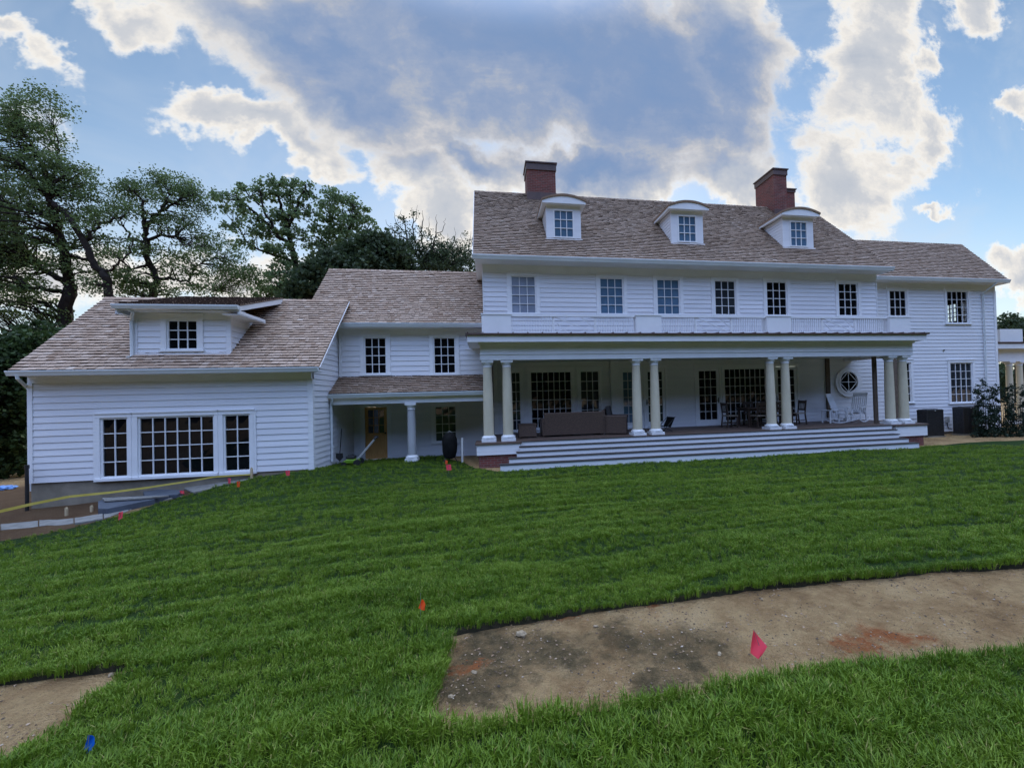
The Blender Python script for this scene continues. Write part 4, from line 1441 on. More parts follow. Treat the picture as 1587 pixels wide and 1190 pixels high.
# ---- three arched dormers
def roof_dormer(pxl, pxr, pyb, gl, label):
    b0 = on_slope(pxl, pyb, RYE, RZE, Rs); b1 = on_slope(pxr, pyb, RYE, RZE, Rs)
    Y = (b0.y + b1.y) / 2; zb = (b0.z + b1.z) / 2 - .03
    x0, x1 = b0.x, b1.x
    gx0, gx1, gz0, gz1 = win_rect(*gl, Y)
    zs = gz1 + .20                                  # spring line of the arch
    back = lambda z: RYE + (z - RZE) / (RZR - RZE) * (RYR - RYE)
    m = MB()
    # front boards left and right of the window, sill and head
    m.box(x0, gx0 - .05, Y, Y + .08, zb, zs); m.box(gx1 + .05, x1, Y, Y + .08, zb, zs)
    m.box(gx0 - .05, gx1 + .05, Y + .002, Y + .08, zb, gz0 - .05); m.box(gx0 - .05, gx1 + .05, Y + .002, Y + .08, gz1 + .05, zs)
    m.box(x0 - .04, x1 + .04, Y - .05, Y + .06, zb - .03, zb + .04)
    for sgn, X in ((1, x1), (-1, x0)):
        siding(m, lambda u, z, o, X=X, sgn=sgn: (X + sgn * (o - .02), u, z), lambda z: (Y + .08, max(back(z), Y + .081)), zb, zs, expo=.12)
    d = hb(m, 'dormer', M['siding'])
    d['label'] = label
    m = MB()
    m.box(gx0 - .05, gx0, Y - .025, Y + .05, gz0 - .05, gz1 + .05); m.box(gx1, gx1 + .05, Y - .025, Y + .05, gz0 - .05, gz1 + .05)
    m.box(gx0, gx1, Y - .025, Y + .05, gz0 - .05, gz0); m.box(gx0, gx1, Y - .025, Y + .05, gz1, gz1 + .05)
    for i in (1, 2):
        x = gx0 + (gx1 - gx0) * i / 3; m.box(x - .012, x + .012, Y - .012, Y + .02, gz0, gz1)
    for j in (1, 2):
        z = gz0 + (gz1 - gz0) * j / 3; m.box(gx0, gx1, Y - .010, Y + .018, z - .012, z + .012)
    hb(m, 'window_sash', M['white'], d)
    m = MB(); m.face([(gx0, Y + .024, gz0), (gx1, Y + .024, gz0), (gx1, Y + .02, gz1), (gx0, Y + .02, gz1)]); hb(m, 'window_pane', M['pane_sky_paint'], d)
    # segmental arch: fascia in front, barrel roof behind
    ov = .16; N = 12; rise = .19
    xs = [x0 - ov + (x1 - x0 + 2 * ov) * i / N for i in range(N + 1)]
    half = (x1 - x0) / 2 + ov; cx = (x0 + x1) / 2
    R = (half * half + rise * rise) / (2 * rise)
    arc = lambda x, up: zs + .08 + math.sqrt(max(R * R - (x - cx) ** 2, 0)) - (R - rise) + up
    Yf = Y - .20
    m = MB()
    pts = [(x, Yf, arc(x, 0)) for x in xs] + [(x1 + ov, Yf, zs), (x0 - ov, Yf, zs)]
    m.prism(pts, (0, .07, 0))
    # boxed eaves run back level along the cheeks
    for X in (x0 - ov, x1 + ov - .05):
        m.box(X, X + .05, Yf + .07, back(zs) + .1, zs - .0, zs + .10)
    m.box(x0 - ov + .05, x0 - .0, Yf + .07, back(zs), zs + .01, zs + .03); m.box(x1, x1 + ov - .05, Yf + .07, back(zs), zs + .01, zs + .03)
    m.box(x0 - .0, x1 + .0, Yf + .07, Y, zs + .0, zs + .03)
    hb(m, 'dormer_fascia', M['white'], d)
    m = MB(); r = random.Random(int(pxl))
    for i in range(N):
        a, b = xs[i], xs[i + 1]
        a2 = a - (.02 if i == 0 else 0); b2 = b + (.02 if i == N - 1 else 0)
        yb = back(zs + .35) + .5
        nst = 14
        for k in range(nst):
            y0, y1 = Yf - .03 + (yb - Yf) * k / nst, Yf - .03 + (yb - Yf) * (k + 1) / nst
            lift = .075 + r.uniform(-.004, .004)
            m.face([(a2, y0, arc(a, lift)), (b2, y0, arc(b, lift)), (b2, y1, arc(b, lift)), (a2, y1, arc(a, lift))], 0, r.uniform(.15, .6))
        m.face([(a2, Yf - .03, arc(a, .0)), (b2, Yf - .03, arc(b, .0)), (b2, Yf - .03, arc(b, .075)), (a2, Yf - .03, arc(a, .075))], 0, .2)
        m.face([(a2, Yf - .03, arc(a, .001)), (a2, yb, arc(a, .001)), (b2, yb, arc(b, .001)), (b2, Yf - .03, arc(b, .001))], 0, .2)
    m.face([(x0 - ov - .02, Yf - .03, arc(xs[0], 0)), (x0 - ov - .02, Yf - .03, arc(xs[0], .075)), (x0 - ov - .02, yb, arc(xs[0], .075)), (x0 - ov - .02, yb, arc(xs[0], 0))], 0, .2)
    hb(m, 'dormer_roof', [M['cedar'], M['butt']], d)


roof_dormer(847.5, 900.5, 371.5, (859.5, 327.5, 887.5, 367), 'left arched roof dormer nearest the wide chimney')
roof_dormer(1041.5, 1089.5, 378.5, (1052, 336, 1077.5, 374), 'middle arched roof dormer')
roof_dormer(1215, 1260, 385, (1225.5, 345, 1249.5, 381), 'right arched roof dormer below the tall chimney')

# ================================================================== PORCH
FLOOR = (at(1080, 672.4, YC - .42).z + at(807, 682, YC - .42).z + at(1381, 660, YC - .42).z) / 3
CAP = (at(773, 557, YC).z + at(1390, 553.3, YC).z) / 2      # top of the columns
FRZ = at(1050, 531, YC - .22).z
YF = YC - .42                                                # front edge of the porch floor
for i, px in enumerate((756.5, 786.5, 987, 1015, 1194.5, 1218, 1379, 1400)):
    column(px, YC, FLOOR, CAP)
m = MB()
m.box(FX0, FX1, YC - .21, YC + .21, CAP, FRZ + .1)
m.box(FX0 - .02, FX1 + .02, YC - .235, YC - .211, CAP + .17, CAP + .20)
for X in (FX0, FX1 - .42):
    m.box(X, X + .42, YC + .212, YB - .04, CAP, FRZ + .1)
hb(m, 'frieze_board', M['white'])
PB = at(1050, 528.7, YC - .55).z; PT = at(1050, 519, YC - .55).z
m = MB()
m.box(-.62, 16.12, YC - .55, YC - .50, PB, PT)                     # fascia
m.box(-.62, -.57, YC - .50, Y2 - .04, PB, PT); m.box(16.07, 16.12, YC - .50, YB - .04, PB, PT)
m.box(-.57, 16.07, YC - .50, YC - .211, PB + .02, PB + .04)        # soffit
m.box(-.57, FX0 - .0, YC - .211, Y2 + 1.2, PB + .02, PB + .04); m.box(FX1, 16.07, YC - .211, YB - .04, PB + .02, PB + .04)
m.box(FX0 - .05, FX1 + .05, YC - .26, YC - .2101, FRZ - .05, FRZ + .10)
hb(m, 'cornice', M['white'])
m = MB()
m.prism([(-.67, YC - .62, PT + .004), (-.67, YC - .62, PT + .055), (-.67, Y2 + .0, PT + .115), (-.67, Y2 + .0, PT + .004)], (16.85, 0, 0))
x = -.6
while x < 16.1:
    m.beam((x, YC - .62, PT + .07), (x, Y2 - .05, PT + .13), .03, .03); x += .46
m.box(15.8, 16.18, Y2 + .002, YB - .035, PT + .004, PT + .10)
hb(m, 'porch_roof', M['copper'])
m = MB(); m.box(FX0 + .42, FX1 - .42, YC + .212, YB - .04, CAP + .14, CAP + .17)
hb(m, 'porch_ceiling', M['white'])
# balustrade on the porch roof
YR_ = YC - .05
BZ0, BZ1 = PT + .07, at(1100, 490, YR_).z
posts = []
for (a, b) in ((746.5, 791.8), (984, 1022.5), (1185.5, 1222), (1373.8, 1405)):
    xa, xb = at(a, 500, YR_).x, at(b, 500, YR_).x
    posts.append((xa, xb))
    m = MB(); m.box(xa, xb, YR_ - .14, YR_ + .14, BZ0, BZ1 - .03); m.box(xa - .02, xb + .02, YR_ - .16, YR_ + .16, BZ1 - .03, BZ1 + .012)
    hb(m, 'railing_post', M['white'])
for (p, q) in zip(posts[:-1], posts[1:]):
    xa, xb = p[1] + .002, q[0] - .002
    m = MB()
    m.box(xa, xb, YR_ - .05, YR_ + .05, BZ1 - .06, BZ1); m.box(xa, xb, YR_ - .035, YR_ + .035, BZ0 + .03, BZ0 + .09)
    t = (xb - xa) / 3
    z0, z1 = BZ0 + .09, BZ1 - .06
    for k in (0, 2):
        n = int(t / .085)
        for i in range(n):
            x = xa + t * k + t * (i + .5) / n
            m.box(x - .013, x + .013, YR_ - .013, YR_ + .013, z0, z1)
    a, b = xa + t, xb - t
    m.box(a - .025, a + .025, YR_ - .02, YR_ + .02, z0, z1); m.box(b - .025, b + .025, YR_ - .02, YR_ + .02, z0, z1)
    a += .025; b -= .025
    for dz in (0, 1):
        p0, p1 = (a, YR_ + .004 * dz, z0 if dz else z1), (b, YR_ + .004 * dz, z1 if dz else z0)
        m.beam(p0, p1, .02, .028)
    h = (b - a)
    m.beam((a, YR_, z1 - .14), (a + h * .33, YR_, z0 + .0), .018, .022); m.beam((b, YR_, z1 - .14), (b - h * .33, YR_, z0), .018, .022)
    m.beam((a, YR_, z0 + .14), (a + h * .33, YR_, z1), .018, .022); m.beam((b, YR_, z0 + .14), (b - h * .33, YR_, z1), .018, .022)
    hb(m, 'railing_panel', M['white'])

# ---- floor, steps, plinths
TD = .225
SB = at(1080, 711, YF - TD * 4).z
GX = (at(775.6, 726, YF - TD * 4).x, at(1425, 692, YF - TD * 4).x)
m = MB(); m.box(FX0 + .02, FX1 + .35, YF + .03, YB - .035, FLOOR - .05, FLOOR)
hb(m, 'porch_floor', M['deck'])
m = MB(); m.box(FX0 + .1, FX1, YF + .3, YB - .05, -1.2, FLOOR - .052); hb(m, 'porch_skirt', M['brick'])
nst = 5
zs_ = [FLOOR + (SB - FLOOR) * i / nst for i in range(nst + 1)]
xl = [at(807, 685, YF).x, at(806, 693, YF - TD).x, at(801.5, 703, YF - TD * 2).x, at(789.5, 713, YF - TD * 3).x, GX[0]]
xr = [at(1383, 663, YF).x, at(1391, 671, YF - TD).x, at(1394, 677, YF - TD * 2).x, at(1409, 683, YF - TD * 3).x, GX[1]]
for i in range(nst):
    y = YF - TD * i
    m = MB()
    zt, zb = zs_[i], zs_[i + 1]
    yb = YF + .5 if i else YF + .031
    m.box(xl[i], xr[i], y + .012, y + (TD + .005 if i else .018), zb - .12, zt - .022)
    s = hb(m, 'porch_step', M['white'])
    if i:
        m = MB(); m.box(xl[i] - .02, xr[i] + .02, y - .012, y + TD + .011, zt - .020, zt); hb(m, 'tread', M['tread'], s)
    else:
        m = MB(); m.box(xl[i] - .02, xr[i] + .02, y - .012, y + .029, zt - .020, zt); hb(m, 'tread', M['tread'], s)
for (a, b, yt, yb_, zz) in ((737.5, 807, 683, 704.6, 0), (1389, 1438, 658.5, 675.5, 1)):
    xa, xb = at(a, 690, YF - .05).x, at(b, 665, YF - .05).x
    z0 = at((a + b) / 2, yb_, YF - .05).z
    m = MB(); m.box(xa + .02, xb - .02, YF - .05, YC + .45, z0, FLOOR - .05)
    m.box(xa + .03, xb - .03, YF - .055, YF - .0501, z0 + .12, z0 + .13)
    pl = hb(m, 'plinth', M['white'])
    m = MB(); m.box(xa - .02, xb + .02, YF - .09, YC + .5, FLOOR - .049, FLOOR - .012); hb(m, 'plinth_cap', M['deck'], pl)
    m = MB(); m.box(xa + .08, xb - .12, YF + .02, YC + .4, -1.0, z0 - .002); hb(m, 'brick_pier', M['brick'])

# ================================================================== ground floor wall behind the porch + right wing
WBX0, WBX1 = at(767, 640, YB).x, at(1545, 520, YB).x
BZ = FLOOR - .02
ops = []
zt_ = at(1098, 573, YB).z
def bw(a, b, c, d, cols, rows, **kw):
    w = window((a, b, c, d), YB, cols, rows, **kw); ops.append(w[1]); return w
gz0 = at(850, 664, YB).z
x = lambda p: at(p, 620, YB).x
zh = at(1098, 573, YB).z
for (a, b, cols, rows, zlo, pn) in ((794, 806, 2, 6, gz0, 'pane_dim'), (824, 885, 7, 6, gz0 + .05, 'pane'), (901, 928, 3, 5, gz0 + .3, 'pane_dim')):
    ops.append(window((x(a), x(b), zlo, zh), YB, cols, rows, cas=.10, pane=pn)[1])


def glazed_door(xa, xb, z0, z1, cols, rows, pn='pane', hinge=1):
    """white french door leaf with full glass and its frame"""
    m = MB()
    fr = .09
    m.box(xa - fr, xa, YB - .05, YB + .05, z0, z1 + .01); m.box(xb, xb + fr, YB - .05, YB + .05, z0, z1 + .01)
    m.box(xa - fr - .01, xb + fr + .01, YB - .055, YB + .05, z1 + .01, z1 + .13)
    m.box(xa - fr, xb + fr, YB - .09, YB + .05, z0 - .03, z0)
    hb(m, 'door_frame', M['white'])
    st = .115; g0, g1_, h0, h1 = xa + st, xb - st, z0 + .22, z1 - .13
    m = MB(); y0, y1 = YB - .014, YB + .03
    m.box(xa + .004, g0, y0, y1, z0 + .01, z1); m.box(g1_, xb - .004, y0, y1, z0 + .01, z1); m.box(g0, g1_, y0, y1, z0 + .01, h0); m.box(g0, g1_, y0, y1, h1, z1)
    for i in range(1, cols):
        q = g0 + (g1_ - g0) * i / cols; m.box(q - .010, q + .010, y0 + .004, y1 - .006, h0, h1)
    for j in range(1, rows):
        q = h0 + (h1 - h0) * j / rows; m.box(g0, g1_, y0 + .006, y1 - .008, q - .010, q + .010)
    d = hb(m, 'french_door', M['white'])
    m = MB(); m.box(g0, g1_, YB + .023, YB + .028, h0, h1); hb(m, 'pane', M[pn], d)
    m = MB(); hx = xb - .05 if hinge > 0 else xa + .05
    m.box(hx - .02, hx + .02, y0 - .008, y0, z0 + .9, z0 + 1.12); m.beam((hx, y0 - .04, z0 + 1.0), (hx - .11 * hinge, y0 - .04, z0 + 1.0), .018, .02); m.box(hx - .01, hx + .01, y0 - .045, y0 - .008, z0 + .99, z0 + 1.01)
    hb(m, 'handle', M['black'], d)
    ops.append((xa - fr * .6, xb + fr * .6, z0 - .5, z1 + .08))


dz0, dz1 = FLOOR + .03, at(1098, 570, YB).z
glazed_door(x(962), x(993), dz0, dz1, 3, 6, 'pane_sky_paint')
glazed_door(x(1000.5), x(1031), dz0, dz1, 3, 6, 'pane_dim', -1)
glazed_door(x(1080), x(1115), dz0, dz1, 3, 6, 'pane')
ops.append(window((x(1124), x(1186.5), at(1155, 650, YB).z, zh), YB, 8, 6, cas=.10)[1])
glazed_door(x(1202.5), x(1235.5), dz0, dz1, 3, 6, 'pane', -1)
front_wall('siding_wall', WBX0 + .12, 15.82, FLOOR - .06, CAP + .3, YB, ops, expo=.166)
boards('corner_board', [(WBX0 - .02, WBX0 + .12, YB - .05, YB + .12, FLOOR - .05, CAP + .14)])
boards('siding_wall', [(-.1, .02, YB + .16, 22, -1.0, CAP + .2)], 'siding')
boards('pilaster', [(x(946), x(958), YB - .16, YB - .032, FLOOR, CAP + .138)])
boards('pilaster', [(x(1279.5), x(1285), YB - .10, YB - .032, FLOOR, CAP + .138)], 'brownpost')
boards('pilaster', [(at(1383.5, 600, YB - .1).x, at(1391.5, 600, YB - .1).x, YB - .16, YB - .04, FLOOR, CAP + .138)], 'brownpost')
boards('porch_post', [(at(1353.5, 600, YC + .5).x, at(1358.5, 600, YC + .5).x, YC + .46, YC + .54, FLOOR, CAP + .138)], 'brownpost')
# right wing wall
VX0, VX1 = 15.82, at(1543.5, 520, YB).x
ops = []
VYE = YB - .45
VZE = (at(1370, 430, VYE).z + at(1540, 432, VYE).z) / 2
w7 = window((1379, 451.5, 1403.3, 489), YB, 3, 3, cas=.11); ops.append(w7[1])
w8 = window((1468, 452.5, 1498.5, 500), YB, 4, 4, cas=.12, pane='clear'); ops.append(w8[1])
w9 = window((1473.5, 563.5, 1505.5, 622.5), YB, 4, 5, cas=.13, pane='pane_dim'); ops.append(w9[1])
w10 = window((1380, 563.5, 1410, 622.5), YB, 4, 5, cas=.13); ops.append(w10[1])
VB = at(1480, 668, YB).z
VRX_ = at(1563, 433, VYE).x
# round window: part of the wing wall seen through the porch
rc = at(1313, 592, YB); rr = at(1327, 592, YB).x - rc.x
ops.append((rc.x - rr, rc.x + rr, rc.z - rr, rc.z + rr))
front_wall('siding_wall', VX0, VX1 - .10, VB, VZE - .42, YB, ops[:4])
boards('frieze_board', [(VX0, VX1, YB - .038, YB + .1, VZE - .42, VZE - .12)])
boards('corner_board', [(VX1 - .10, VX1 + .03, YB - .04, YB + .1, VB - .1, VZE - .42)])
boards('foundation', [(WX1 - .1, VX1, YB + .03, YB + .3, -1.2, VB - .002)], 'concrete')
boards('soffit', [(WX1, VRX_ - .05, VYE + .02, YB - .039, VZE - .15, VZE - .12), (VX1, VRX_ - .05, YB - .037, 2 * 17.3 - YB, VZE - .15, VZE - .12)])
VYR = 17.3
VZR = (at(1340, 375, VYR).z + at(1475, 378, VYR).z) / 2
VRX1, VRR = at(1563, 433, VYE).x, at(1480, 378, VYR).x
print('hip inset', VRX1 - VRR, 'run', VYR - VYE, 'rise', VZR - VZE)
gable_roof(15.0, VRX1, VYE, VZE, VYR, VZR, 61)
gutter(RX1 + .03, VRX1, VYE + .02, VZE - .005, h=.14, d=.125)
m = MB(); m.box(VRX1 - .02, VRX1 + .10, VYE + .02, 2 * VYR - VYE, VZE - .14, VZE - .005); hb(m, 'gutter', M['gutter'])
dpx = at(1522, 500, YB).x
downpipe([(dpx + .22, VYE - .04, VZE - .10), (dpx + .2, VYE + .0, VZE - .2), (dpx, YB - .08, VZE - .55), (dpx, YB - .08, VB + .1)], .042)
# the wing is hollow: a window in its side wall shows sky through the clear one
VYK = 2 * VYR - YB


def side_hit(px, py):
    r = ray(px, py); t = (VX1 - .05) / r[0]
    return r[1] * t, EYE + r[2] * t


side = []
for (a, b, c, d) in ((1467, 472, 1482.5, 499), (1490, 468, 1498, 499)):
    (ya, za), (yb, zb) = side_hit(a, (b + d) / 2), side_hit(c, (b + d) / 2)
    mid = (a + c) / 2
    side.append((min(ya, yb), max(ya, yb), side_hit(mid, d)[1], side_hit(mid, b)[1]))
side.sort()
m = MB()
ys = [YB + .151] + [v for s_ in side for v in s_[:2]] + [VYK]
for i in range(0, len(ys) - 1, 2): m.box(VX1 - .1, VX1, ys[i], ys[i + 1], -1, VZE - .1)
for (ya, yb, za, zb) in side:
    m.box(VX1 - .099, VX1 - .001, ya, yb, -1, za); m.box(VX1 - .099, VX1 - .001, ya, yb, zb, VZE - .1)
m.box(15.82, VX1, VYK, VYK + .12, -1, VZE - .1)
m.box(15.82, VX1 - .101, YB + .16, VYK - .001, VZE - .3, VZE - .27)
m.box(15.82, VX1 - .101, YB + .16, VYK - .001, 1.6, 1.63)
m.prism([(VX1 - .1, YB + .1, VZE - .1), (VX1 - .1, VYK, VZE - .1), (VX1 - .1, VYR, VZR - .25)], (.1, 0, 0))
hb(m, 'siding_wall', M['interior'])
for (ya, yb, za, zb) in side:
    m = MB()
    for i in range(0, 4):
        yy = ya + (yb - ya) * i / 3; m.box(VX1 - .08, VX1 - .02, yy - .018, yy + .018, za, zb)
    for j in range(0, 5):
        zz = za + (zb - za) * j / 4; m.box(VX1 - .078, VX1 - .022, ya, yb, zz - .018, zz + .018)
    hb(m, 'window', M['white'])
vp_ = at(1461.5, 543, YB)
m = MB(); m.lathe((vp_.x, YB - .05, vp_.z), [(.03, -.03), (.035, 0), (.03, .03)], 10); hb(m, 'spigot', M['black'])
# round window with its diamond lattice
def ring(m, c, r0, r1, y0, y1, n=40, mi=0):
    for k in range(n):
        a, b = 2 * math.pi * k / n, 2 * math.pi * (k + 1) / n
        P = lambda r, t, y: (c.x + r * math.cos(t), y, c.z + r * math.sin(t))
        m.face([P(r0, a, y0), P(r1, a, y0), P(r1, b, y0), P(r0, b, y0)][::-1], mi)
        m.face([P(r1, a, y0), P(r1, a, y1), P(r1, b, y1), P(r1, b, y0)][::-1], mi)
        m.face([P(r0, a, y0), P(r0, b, y0), P(r0, b, y1), P(r0, a, y1)][::-1], mi)


m = MB()
ring(m, rc, rr * 1.02, rr * 1.42, YB - .09, YB + .01); ring(m, rc, rr * .96, rr * 1.10, YB - .11, YB + .0)
rw = hb(m, 'round_window', M['white'])
rw['label'] = 'round porch window with a diamond lattice'
m = MB()
k = rr * .97
for a in range(4):
    t0, t1 = a * math.pi / 2, (a + 1) * math.pi / 2
    m.beam((rc.x + k * math.cos(t0), YB - .06, rc.z + k * math.sin(t0)), (rc.x + k * math.cos(t1), YB - .06, rc.z + k * math.sin(t1)), .02, .024, up=(0, 1, 0))
m.beam((rc.x - k, YB - .064, rc.z), (rc.x + k, YB - .064, rc.z), .02, .02, up=(0, 1, 0)); m.beam((rc.x, YB - .067, rc.z - k), (rc.x, YB - .067, rc.z + k), .02, .02, up=(0, 1, 0))
hb(m, 'lattice', M['white'], rw)
m = MB(); m.poly([(rc.x + rr * math.cos(2 * math.pi * i / 40), YB - .045, rc.z + rr * math.sin(2 * math.pi * i / 40)) for i in range(40)], [tuple(range(40))[::-1]]); hb(m, 'pane', M['pane'], rw)

# ---- far side porch at the right end
SX0 = VX1 + .1
SY = 17.2
sz = lambda py: at(1570, py, SY).z
m = MB(); m.box(at(1548, 550, SY).x, SX0 + 5, SY, SY + .3, sz(560), sz(541.5)); m.box(SX0, SX0 + 5, SY - .3, SY + 3, sz(541), sz(533.5)); hb(m, 'cornice', M['white'])
m = MB(); m.box(SX0, SX0 + 5.1, SY - .35, SY + 3, sz(533) + .003, sz(531)); hb(m, 'porch_roof', M['copper'])
m = MB(); m.box(at(1550, 520, SY - .1).x, at(1585, 520, SY - .1).x, SY - .1, SY + .5, sz(530), sz(510.5)); hb(m, 'railing_post', M['white']); m = MB(); m.box(SX0, SX0 + .5, SY + .4, SY + .6, sz(530), sz(516)); hb(m, 'railing_panel', M['white'])
for p in (1564, 1580):
    column(p, SY + .16, -.4, sz(560), .15, .125, x=at(p, 580, SY + .16).x)

# ------------------------------------------------------------------ trees
def leaves_mesh(name, C, per, spread, size, mat, parent, seed, flat=0.6, off=(0, 0, 0)):
    """a cloud of small leaf faces round each cluster centre"""
    r = np.random.default_rng(seed)
    n = len(C) * per
    c = np.repeat(C, per, axis=0)
    clus = np.repeat(r.uniform(0, 1, len(C)), per)
    sp = np.repeat(r.uniform(.6, 1.25, len(C)) * spread, per)
    d = r.normal(0, 1, (n, 3)); d /= np.linalg.norm(d, axis=1)[:, None]
    d *= (r.uniform(0, 1, n) ** 0.55)[:, None]
    p = c + d * sp[:, None] * np.array([1, 1, flat])
    a = r.normal(0, 1, (n, 3)); a /= np.linalg.norm(a, axis=1)[:, None]
    b = np.cross(a, r.normal(0, 1, (n, 3))); b /= np.linalg.norm(b, axis=1)[:, None]
    L = r.uniform(.6, 1.3, n)[:, None] * size
    a = a * L; b = b * L * .42
    k = np.cross(a, b); k /= np.maximum(np.linalg.norm(k, axis=1)[:, None], 1e-9)
    V = np.stack([p - a * .5, p + b + a * .05 + k * L * .1, p + a * .5, p - b + a * .05 + k * L * .1], axis=1).reshape(-1, 3) - np.array(off)
    F = np.arange(n * 4).reshape(n, 4)
    return raw_mesh(name, V, F, 4, mat, parent, np.clip(clus * .5 + r.uniform(0, .5, n), 0, 1))


def tree(label, cat, Y, limbs, crowns, leafmat, leaf=.16, per=34, spread=.55, gap=11.0, name='tree', group=None, flat=.6, twig=.022, depth=1.1, seed=1, edge=.25, trunk_base=None, foliage='foliage'):
    """limbs: [( [(px,py),...], r0, r1, dy )]; crowns: [(px,py,rx,ry,dens)] drawn from the photograph at depth Y"""
    r = random.Random(seed); nr = np.random.default_rng(seed)
    base = at(*limbs[0][0][0], Y); gzb = g1(np.clip(base.x, -40, 40), np.clip(Y, 0, 60)) - .1
    root = thing(name, label, cat, (base.x, Y, gzb), 0, group)
    off = root.location.copy()
    m = MB(); nodes = []
    for li, (pts, r0, r1, dy) in enumerate(limbs):
        P = [at(px, py, Y) for px, py in pts]
        n = len(P)
        for i, p in enumerate(P):
            f = i / max(n - 1, 1)
            p.y += dy * f; 
            s = p.y / Y
            p.x *= s; p.z = EYE + (p.z - EYE) * s
        if li == 0: P = [Vector((P[0].x + .1, P[0].y, gzb - .1))] + P
        # finer, slightly crooked path
        Q = []
        for i in range(len(P) - 1):
            for k in range(4):
                f = k / 4
                q = P[i].lerp(P[i + 1], f)
                if k: q += Vector((r.gauss(0, .05), r.gauss(0, .05), r.gauss(0, .05)))
                Q.append(q)
        Q.append(P[-1])
        rad = [r0 + (r1 - r0) * (i / (len(Q) - 1)) ** .9 for i in range(len(Q))]
        m.tube([q - off for q in Q], rad, 8)
        nodes += [(q, ra) for q, ra in zip(Q[2:], rad[2:])]
    C = []
    px_m = Y / FPX
    for (cx, cy, rx, ry, dens) in crowns:
        n = max(1, int(dens * math.pi * rx * ry / (gap * gap)))
        for _ in range(n):
            d = Vector((r.gauss(0, 1), r.gauss(0, 1), r.gauss(0, 1))).normalized() * (r.random() ** edge)
            dy = d.y * (rx + ry) * .5 * px_m * depth
            yy = Y + dy
            p = at(cx + d.x * rx, cy + d.z * ry, yy)
            C.append((p.x, p.y, p.z))
    C = np.array(C)
    NP = np.array([tuple(q) for q, _ in nodes]); NR = np.array([ra for _, ra in nodes])
    for i, c in enumerate(C):
        dd = np.linalg.norm((NP - c) * np.array([1, .6, 1.0]), axis=1) + np.where(NP[:, 2] > c[2] + .3, 1.2, 0)
        k = int(np.argmin(dd))
        a = Vector(NP[k]); b = Vector(c)
        L = (b - a).length
        if L < .2 or twig <= 0: continue
        mid = a.lerp(b, .5) + Vector((r.gauss(0, .1 * L), r.gauss(0, .1 * L), r.gauss(0, .06 * L) + .08 * L))
        r0 = min(NR[k] * .6, twig * (1 + L * .55))
        m.tube([a - off, a.lerp(mid, .5) + Vector((r.gauss(0, .03 * L),) * 3) - off, mid - off, mid.lerp(b, .55) - off, b - off], [r0, r0 * .8, r0 * .6, r0 * .45, r0 * .25], 5, cap=False)
    m.build('trunk', M['bark'], root, smooth=True)
    leaves_mesh(foliage, C, per, spread, leaf, M[leafmat], root, seed + 7, flat, off)
    return root


TG = 'trees standing behind the house'
# big spreading locust at the far left
tree('tall spreading locust tree at the far left with a forked dark trunk', 'tree', 25.0, [
    ([(96, 640), (99, 540), (102, 490), (109, 455), (107, 432)], .33, .24, 0),
    ([(107, 432), (102, 398), (93, 365), (85, 335), (75, 305)], .21, .12, -.8),
    ([(75, 305), (74, 285), (67, 255), (50, 228), (36, 200), (24, 165)], .15, .035, .6),
    ([(75, 305), (58, 288), (48, 268), (25, 250), (-5, 235)], .12, .03, -1),
    ([(74, 285), (86, 262), (92, 235), (84, 200)], .08, .02, .6),
    ([(106, 438), (78, 424), (52, 408), (40, 392), (26, 350), (0, 325)], .16, .04, 1.2),
    ([(108, 455), (75, 450), (50, 446), (20, 430), (-15, 425)], .13, .03, -1.5),
    ([(102, 470), (90, 500), (70, 520), (40, 530)], .12, .04, 1),
    ([(85, 335), (55, 325), (20, 318), (-20, 300)], .09, .02, -1.5),
    ([(102, 398), (118, 372), (140, 362), (152, 340)], .08, .02, 1)],
    [(20, 165, 26, 22, 1.1), (58, 150, 26, 18, .9), (85, 172, 24, 14, .8), (5, 195, 30, 22, 1.2), (45, 205, 42, 18, 1.1), (80, 215, 22, 20, .7),
     (15, 245, 40, 24, 1.2), (70, 248, 40, 22, 1.1), (110, 268, 34, 18, 1.1), (40, 285, 55, 22, 1.2), (105, 298, 44, 20, 1.1), (140, 292, 22, 18, .9),
     (20, 325, 50, 22, 1.1), (90, 330, 44, 20, .9), (140, 335, 30, 20, 1.0), (30, 365, 55, 22, 1.1), (95, 368, 40, 16, .8), (145, 372, 26, 16, .8), (10, 400, 45, 20, 1.2), (60, 410, 50, 16, .9), (130, 415, 30, 16, .6),
     (20, 440, 45, 18, 1.2), (70, 455, 40, 14, .7), (20, 475, 45, 18, 1.1), (70, 485, 30, 14, .8), (-40, 300, 40, 120, .9), (-40, 440, 40, 60, 1.0)],
    'leaf_locust', leaf=.105, per=46, spread=.70, gap=9.4, seed=3, flat=.5, twig=.028)
# leaning locust whose trunk crosses in front
tree('leaning locust tree whose bare dark trunk bends left above the garage roof', 'tree', 24.0, [
    ([(176, 560), (172, 480), (168, 452), (160, 424), (141, 402), (131, 376), (116, 350), (94, 326), (76, 312)], .22, .10, 0),
    ([(131, 376), (146, 358), (160, 346), (184, 338), (200, 330)], .10, .03, .8),
    ([(160, 424), (176, 412), (196, 396), (206, 372)], .07, .02, -.6),
    ([(141, 402), (120, 398), (96, 386)], .07, .02, .5)],
    [(160, 335, 30, 14, .8), (190, 325, 24, 12, .7), (120, 355, 30, 12, .6), (180, 392, 24, 12, .7), (205, 365, 18, 12, .7), (100, 385, 22, 10, .6), (145, 445, 30, 14, 1.1)],
    'leaf_locust', leaf=.10, per=36, spread=.66, gap=10, seed=5, flat=.5)
